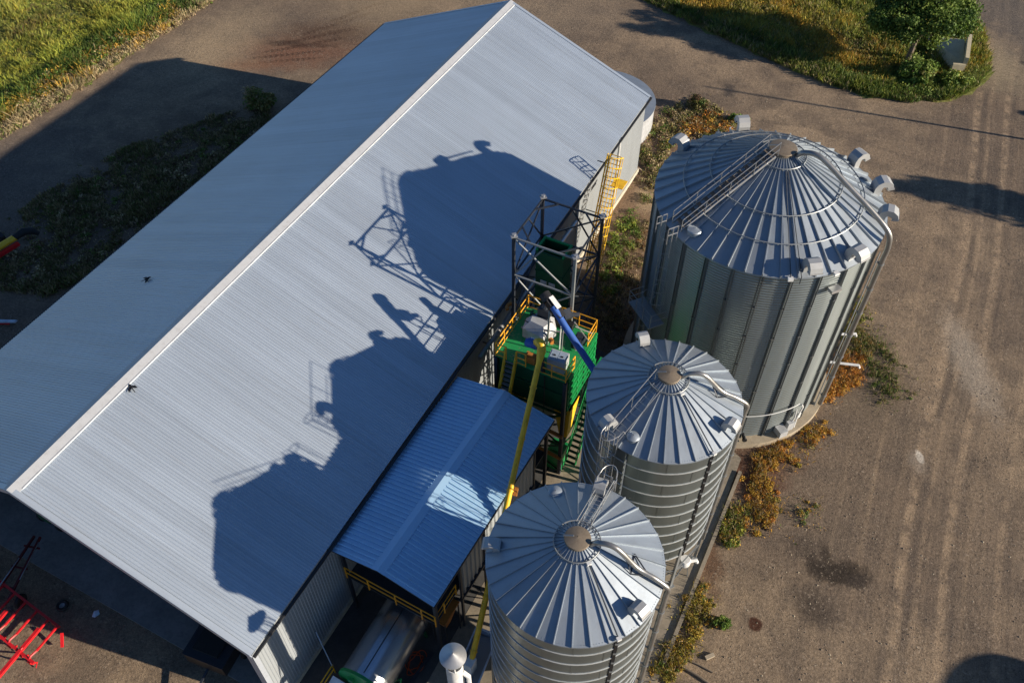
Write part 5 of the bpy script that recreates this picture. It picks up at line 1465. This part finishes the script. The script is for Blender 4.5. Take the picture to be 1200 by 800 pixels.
low_weeds('sparse_weeds', W2c, 160, [(GREEN2, 3), (OLIVE, 3)], (.08, .25), .05, 30, 260, .5, .6)
W3 = [(16.6, 33.4), (18.3, 35.0), (20.4, 35.8), (22.2, 35.9), (20.8, 34.0), (19.4, 32.6), (18.2, 33.2), (17.2, 31.2), (17.4, 29.2), (15.6, 27.2), (14.6, 28.0), (15.4, 30.2)]
low_weeds('orange_weeds', W3, 420, [(GOLD, 4), (ORNG, 3), (YEL, 1.2), (BROWN, .8), (OLIVE, .8)], (.12, .36), .055, 80, 300, .55, .35)
W3b = [(14.2, 29.6), (15.2, 29.2), (14.4, 27.0), (13.4, 26.4), (13.2, 27.6)]
low_weeds('olive_weeds', W3b, 80, [(LIME, 2), (OLIVE, 2), (GREEN2, 2), (GOLD, 1)], (.15, .40), .06, 70, 100, .6, .25)
W4 = [(10.6, 23.2), (11.8, 24.2), (12.2, 23.0), (11.2, 21.4), (10.2, 19.8), (8.9, 18.2), (7.9, 17.2), (7.9, 18.8), (9.3, 20.8)]
low_weeds('yellow_weeds', W4, 300, [(YEL, 4), (GOLD, 3), (GREEN2, 1.5), (OLIVE, 2), (BROWN, .6)], (.12, .38), .055, 75, 260, .6, .3)
W5 = [(18.6, 29.6), (20.0, 30.6), (19.4, 28.6), (18.0, 27.6)]
low_weeds('sparse_weeds', W5, 10, [(GREEN2, 2), (GOLD, 3)], (.08, .28), .05, 40, 50, .5, .6)
# shaded strip west of the barn
q = sample_poly([(-47, 52.0), (-42.5, 60.0), (-36.5, 68.0), (-30.5, 72.0), (-24.5, 76.0), (-23.2, 71.0), (-27.0, 62.0), (-32.0, 52.0), (-37, 48.5), (-42.0, 49.5)], 15000); x_, y_ = q[:, 0], q[:, 1]
n1 = vnoise(x_ + 100, y_, .34, 12); n2 = vnoise(x_ + 100, y_, 1.1, 13)
keep = (n1 * .7 + n2 * .5 + .30 * nrs.rand(len(q))) > .58; q = q[keep]; n1 = n1[keep]; n2 = n2[keep]
low_weeds('scrub', [(-44, 54.0), (-38.0, 64.0), (-30.5, 70.5), (-24.5, 75.0), (-23.6, 70.0), (-28.0, 60.0), (-34.0, 51.0), (-40, 50)], 240, [(OLIVE, 3), (BROWN, 3), (TAN, 3), (GREEN2, 2), (STRAW, 1)], (.2, .7), .10, 55, 600, .6, 1.2)
tufts('shaded_weeds', q, .08 + .7 * n1 * n2, blend_cols([(GREEN2, .8 * n1), (OLIVE, 1.2), (TAN, 1.4 * n2), (GREEN1, .4 * n2), (STRAW, .9 * (1 - n1)), (BROWN, .8)]), 5, .05)
# small stones strewn over the yard
YARD = [(8, 12), (34, 12), (62, 60), (58, 90), (24, 82), (20, 76), (24, 66), (28, 52), (29, 40), (20, 30), (13, 22)]
q = sample_poly(YARD, 15000); q = q[(vnoise(q[:, 0], q[:, 1], .25, 21) + .5 * nrs.rand(len(q))) > .55]; sz = .018 + .05 * nrs.rand(len(q)) ** 4
n = len(q); oct_ = np.array([(1, 0, 0), (0, 1, 0), (-1, 0, 0), (0, -1, 0), (0, 0, .8), (0, 0, -.3)])
V = oct_[None] * sz[:, None, None] * (.6 + .8 * nrs.rand(n, 6, 1)); V[:, :, 0] += q[:, :1]; V[:, :, 1] += q[:, 1:]
F_ = np.array([(0, 1, 4), (1, 2, 4), (2, 3, 4), (3, 0, 4)])
F = (F_[None] + (np.arange(n) * 6)[:, None, None]).reshape(-1, 3)
for nm_, mt_, sel in (('pale_stones', 'pad', slice(0, n // 3)), ('dark_stones', 'wood', slice(n // 3, n))):
    Vs = V[sel]; F = (F_[None] + (np.arange(len(Vs)) * 6)[:, None, None]).reshape(-1, 3)
    me = bpy.data.meshes.new(nm_); me.from_pydata(Vs.reshape(-1, 3).tolist(), [], F.tolist()); me.materials.append(M[mt_])
    tag(link(nm_, me), kind='stuff')

def bush(name, label, loc, r, h, n, palette, size=.10, k=14, group=None):
    t = thing(name, label, 'shrub', loc, 0, group)
    c = nrs.randn(k, 3) * np.array([r * .45, r * .45, h * .22]) + np.array([0, 0, h * .55]); c[:, 2] = np.clip(c[:, 2], .1, h)
    arr = leafball_arrays(c, np.full(k, r * .48) * (.6 + .7 * nrs.rand(k)), n // k, size, palette, .8)
    quads_object('foliage', *arr, M['leaf'], t)
    m = MB()
    for i in range(7):
        a = rng.uniform(0, 6.28); m.tube([(0, 0, 0), (math.cos(a) * r * .3, math.sin(a) * r * .3, h * .45), (math.cos(a) * r * .6, math.sin(a) * r * .6, h * .8)], .03, 5, True, [.04, .03, .012])
    m.build('stem', M['bark'], t)
    return t
bush('shrub', 'lone small bright green plant on the open gravel', (12.55, 21.5, 0), .42, .38, 900, [(GREEN2, 3), (GREEN3, 3)], .07)
bush('shrub', 'tiny brownish weed on the gravel between the yellow weeds and the green plant', (11.75, 21.7, 0), .30, .30, 300, [(GOLD, 2), (OLIVE, 2)], .06)
bush('shrub', 'big grey-green shrub in the shade against the far corner of the barn', (-24.6, 74.4, 0), 1.6, 2.0, 3000, [(OLIVE, 3), (GREEN2, 2), (TAN, 1)], .14, 22)
bush('shrub', 'dark upright shrub on the bare bank near the big bin', (18.3, 74.4, 0), .9, 1.5, 1100, [(BROWN, 3), (OLIVE, 2), (GREEN1, 2)], .10, 14)
bush('shrub', 'green shrub at the end of the orange weeds behind the big bin', (21.6, 72.4, 0), .7, .8, 900, [(GREEN2, 3), (GREEN3, 2)], .11, 12)
bush('shrub', 'bushy light green shrub at the foot of the tree, on the road side', (41.4, 79.4, 0), 1.8, 1.9, 3600, [(GREEN2, 3), (GREEN3, 3), (OLIVE, 1)], .15, 24)
bush('shrub', 'low rounded green shrub in front of the concrete wall', (45.0, 78.6, 0), 1.3, 1.0, 2200, [(GREEN3, 3), (LIME, 2), (GREEN2, 2)], .14, 18)

def tree(name, label, loc, h, rad, crown_z, nleaf, palette, size=.22, k=70, trunk_r=.22, lean=(0, 0), conif=False):
    t = thing(name, label, 'tree', loc)
    m = MB(); top = Vector((lean[0], lean[1], h * .8))
    m.tube([(0, 0, -.1), top * .3 + Vector((.1, 0, 0)), top * .6, top], trunk_r, 10, True, [trunk_r * 1.3, trunk_r, trunk_r * .65, trunk_r * .18])
    m.build('trunk', M['bark'], t)
    cs = []
    lobes = [(0, 0, .72, .50), (.45, .15, .55, .42), (-.5, .1, .5, .45), (.1, -.5, .42, .38), (-.15, .5, .55, .45), (.55, -.35, .38, .30), (-.45, -.45, .36, .30), (.3, .55, .42, .34), (.75, .1, .36, .24), (-.8, -.1, .34, .22)]
    lm = MB()
    for i in range(k):
        u = rand_unit(1)[0]; f_ = .55 + .45 * rng.random()
        if conif:
            zz = crown_z + (h - crown_z) * rng.random() ** 1.3; rr = rad * (1 - (zz - crown_z) / (h - crown_z)) ** .8 * (.3 + .7 * rng.random()); a = rng.uniform(0, 6.28)
            c = Vector((rr * math.cos(a), rr * math.sin(a), zz))
        else:
            lb_ = lobes[i % len(lobes)]
            c = Vector((lb_[0] * rad + u[0] * rad * lb_[3] * f_, lb_[1] * rad + u[1] * rad * lb_[3] * f_, crown_z + (h - crown_z) * lb_[2] + u[2] * rad * lb_[3] * .8 * f_)) + Vector((lean[0], lean[1], 0)) * .6
        cs.append(c)
        if i % 2 == 0:
            s0 = top * min(.9, max(.25, (c.z - .25 * rad) / (h * .8) * .75)); lm.tube([s0, s0.lerp(c, .55) + Vector((0, 0, .15)), c], .05, 5, True, [trunk_r * .32, trunk_r * .18, .015])
    lm.build('limb', M['bark'], t)
    cen = np.array(cs); rr = rad * (.11 + .15 * nrs.rand(k)) * (1.0 if not conif else .9)
    arr = leafball_arrays(cen, rr, nleaf // k, size, palette, .75)
    quads_object('crown', *arr, M['leaf'], t)
    return t
tree('broadleaf_tree', 'tall leafy green tree standing over the concrete wall at the road fork', (41.4, 82.6, 0), 10.2, 5.3, 2.3, 38000, [(GREEN1, 2), (GREEN2, 4), (GREEN3, 2)], .13, 210, .24, (.4, .9))
tree('conifer_tree', 'large spreading conifer beyond the right side of the yard', (75.0, 50.4, 0), 12.8, 7.8, .4, 24000, [(GREEN1, 3), (GREEN2, 1)], .30, 190, .3, (0, 0), True)
tree('broadleaf_tree', 'round broadleaf tree beyond the right side of the road', (73.0, 66.2, 0), 8.5, 2.6, 3.0, 8000, [(GREEN1, 3), (GREEN2, 2)], .22, 50, .25)
tree('broadleaf_tree', 'broad tree beyond the road behind the concrete wall', (82.0, 73.5, 0), 10.5, 3.4, 2.5, 9000, [(GREEN1, 3), (GREEN2, 2)], .22, 60, .28)
t = thing('utility_pole', 'wooden utility pole beyond the right edge of the road', 'pole', (61.2, 65.6, 0))
m = MB(); m.tube([(0, 0, -.2), (0, 0, 14.0)], .14, 10, True, [.17, .11]); m.build('pole', M['wood'], t)
m = MB(); m.bar((-.2, -1.1, 13.2), (.2, 1.1, 13.2), .12); m.build('cross_arm', M['wood'], t, None)
# bin beyond the near right corner of the yard, whose shadow reaches in
t = thing('round_silo', 'round metal silo beyond the near right corner of the yard', 'grain bin', (50.3, 8.85, 0))
m = MB(); m.lathe([(4.0, 0), (4.0, 7.6), (4.05, 7.65), (.5, 8.6), (.02, 8.7)], 64); m.build('wall', M['silo_ring'], t)
m = MB(); m.bx(-.5, .5, -.4, .4, 8.5, 8.9); m.build('lid', M['galv'], t, None)
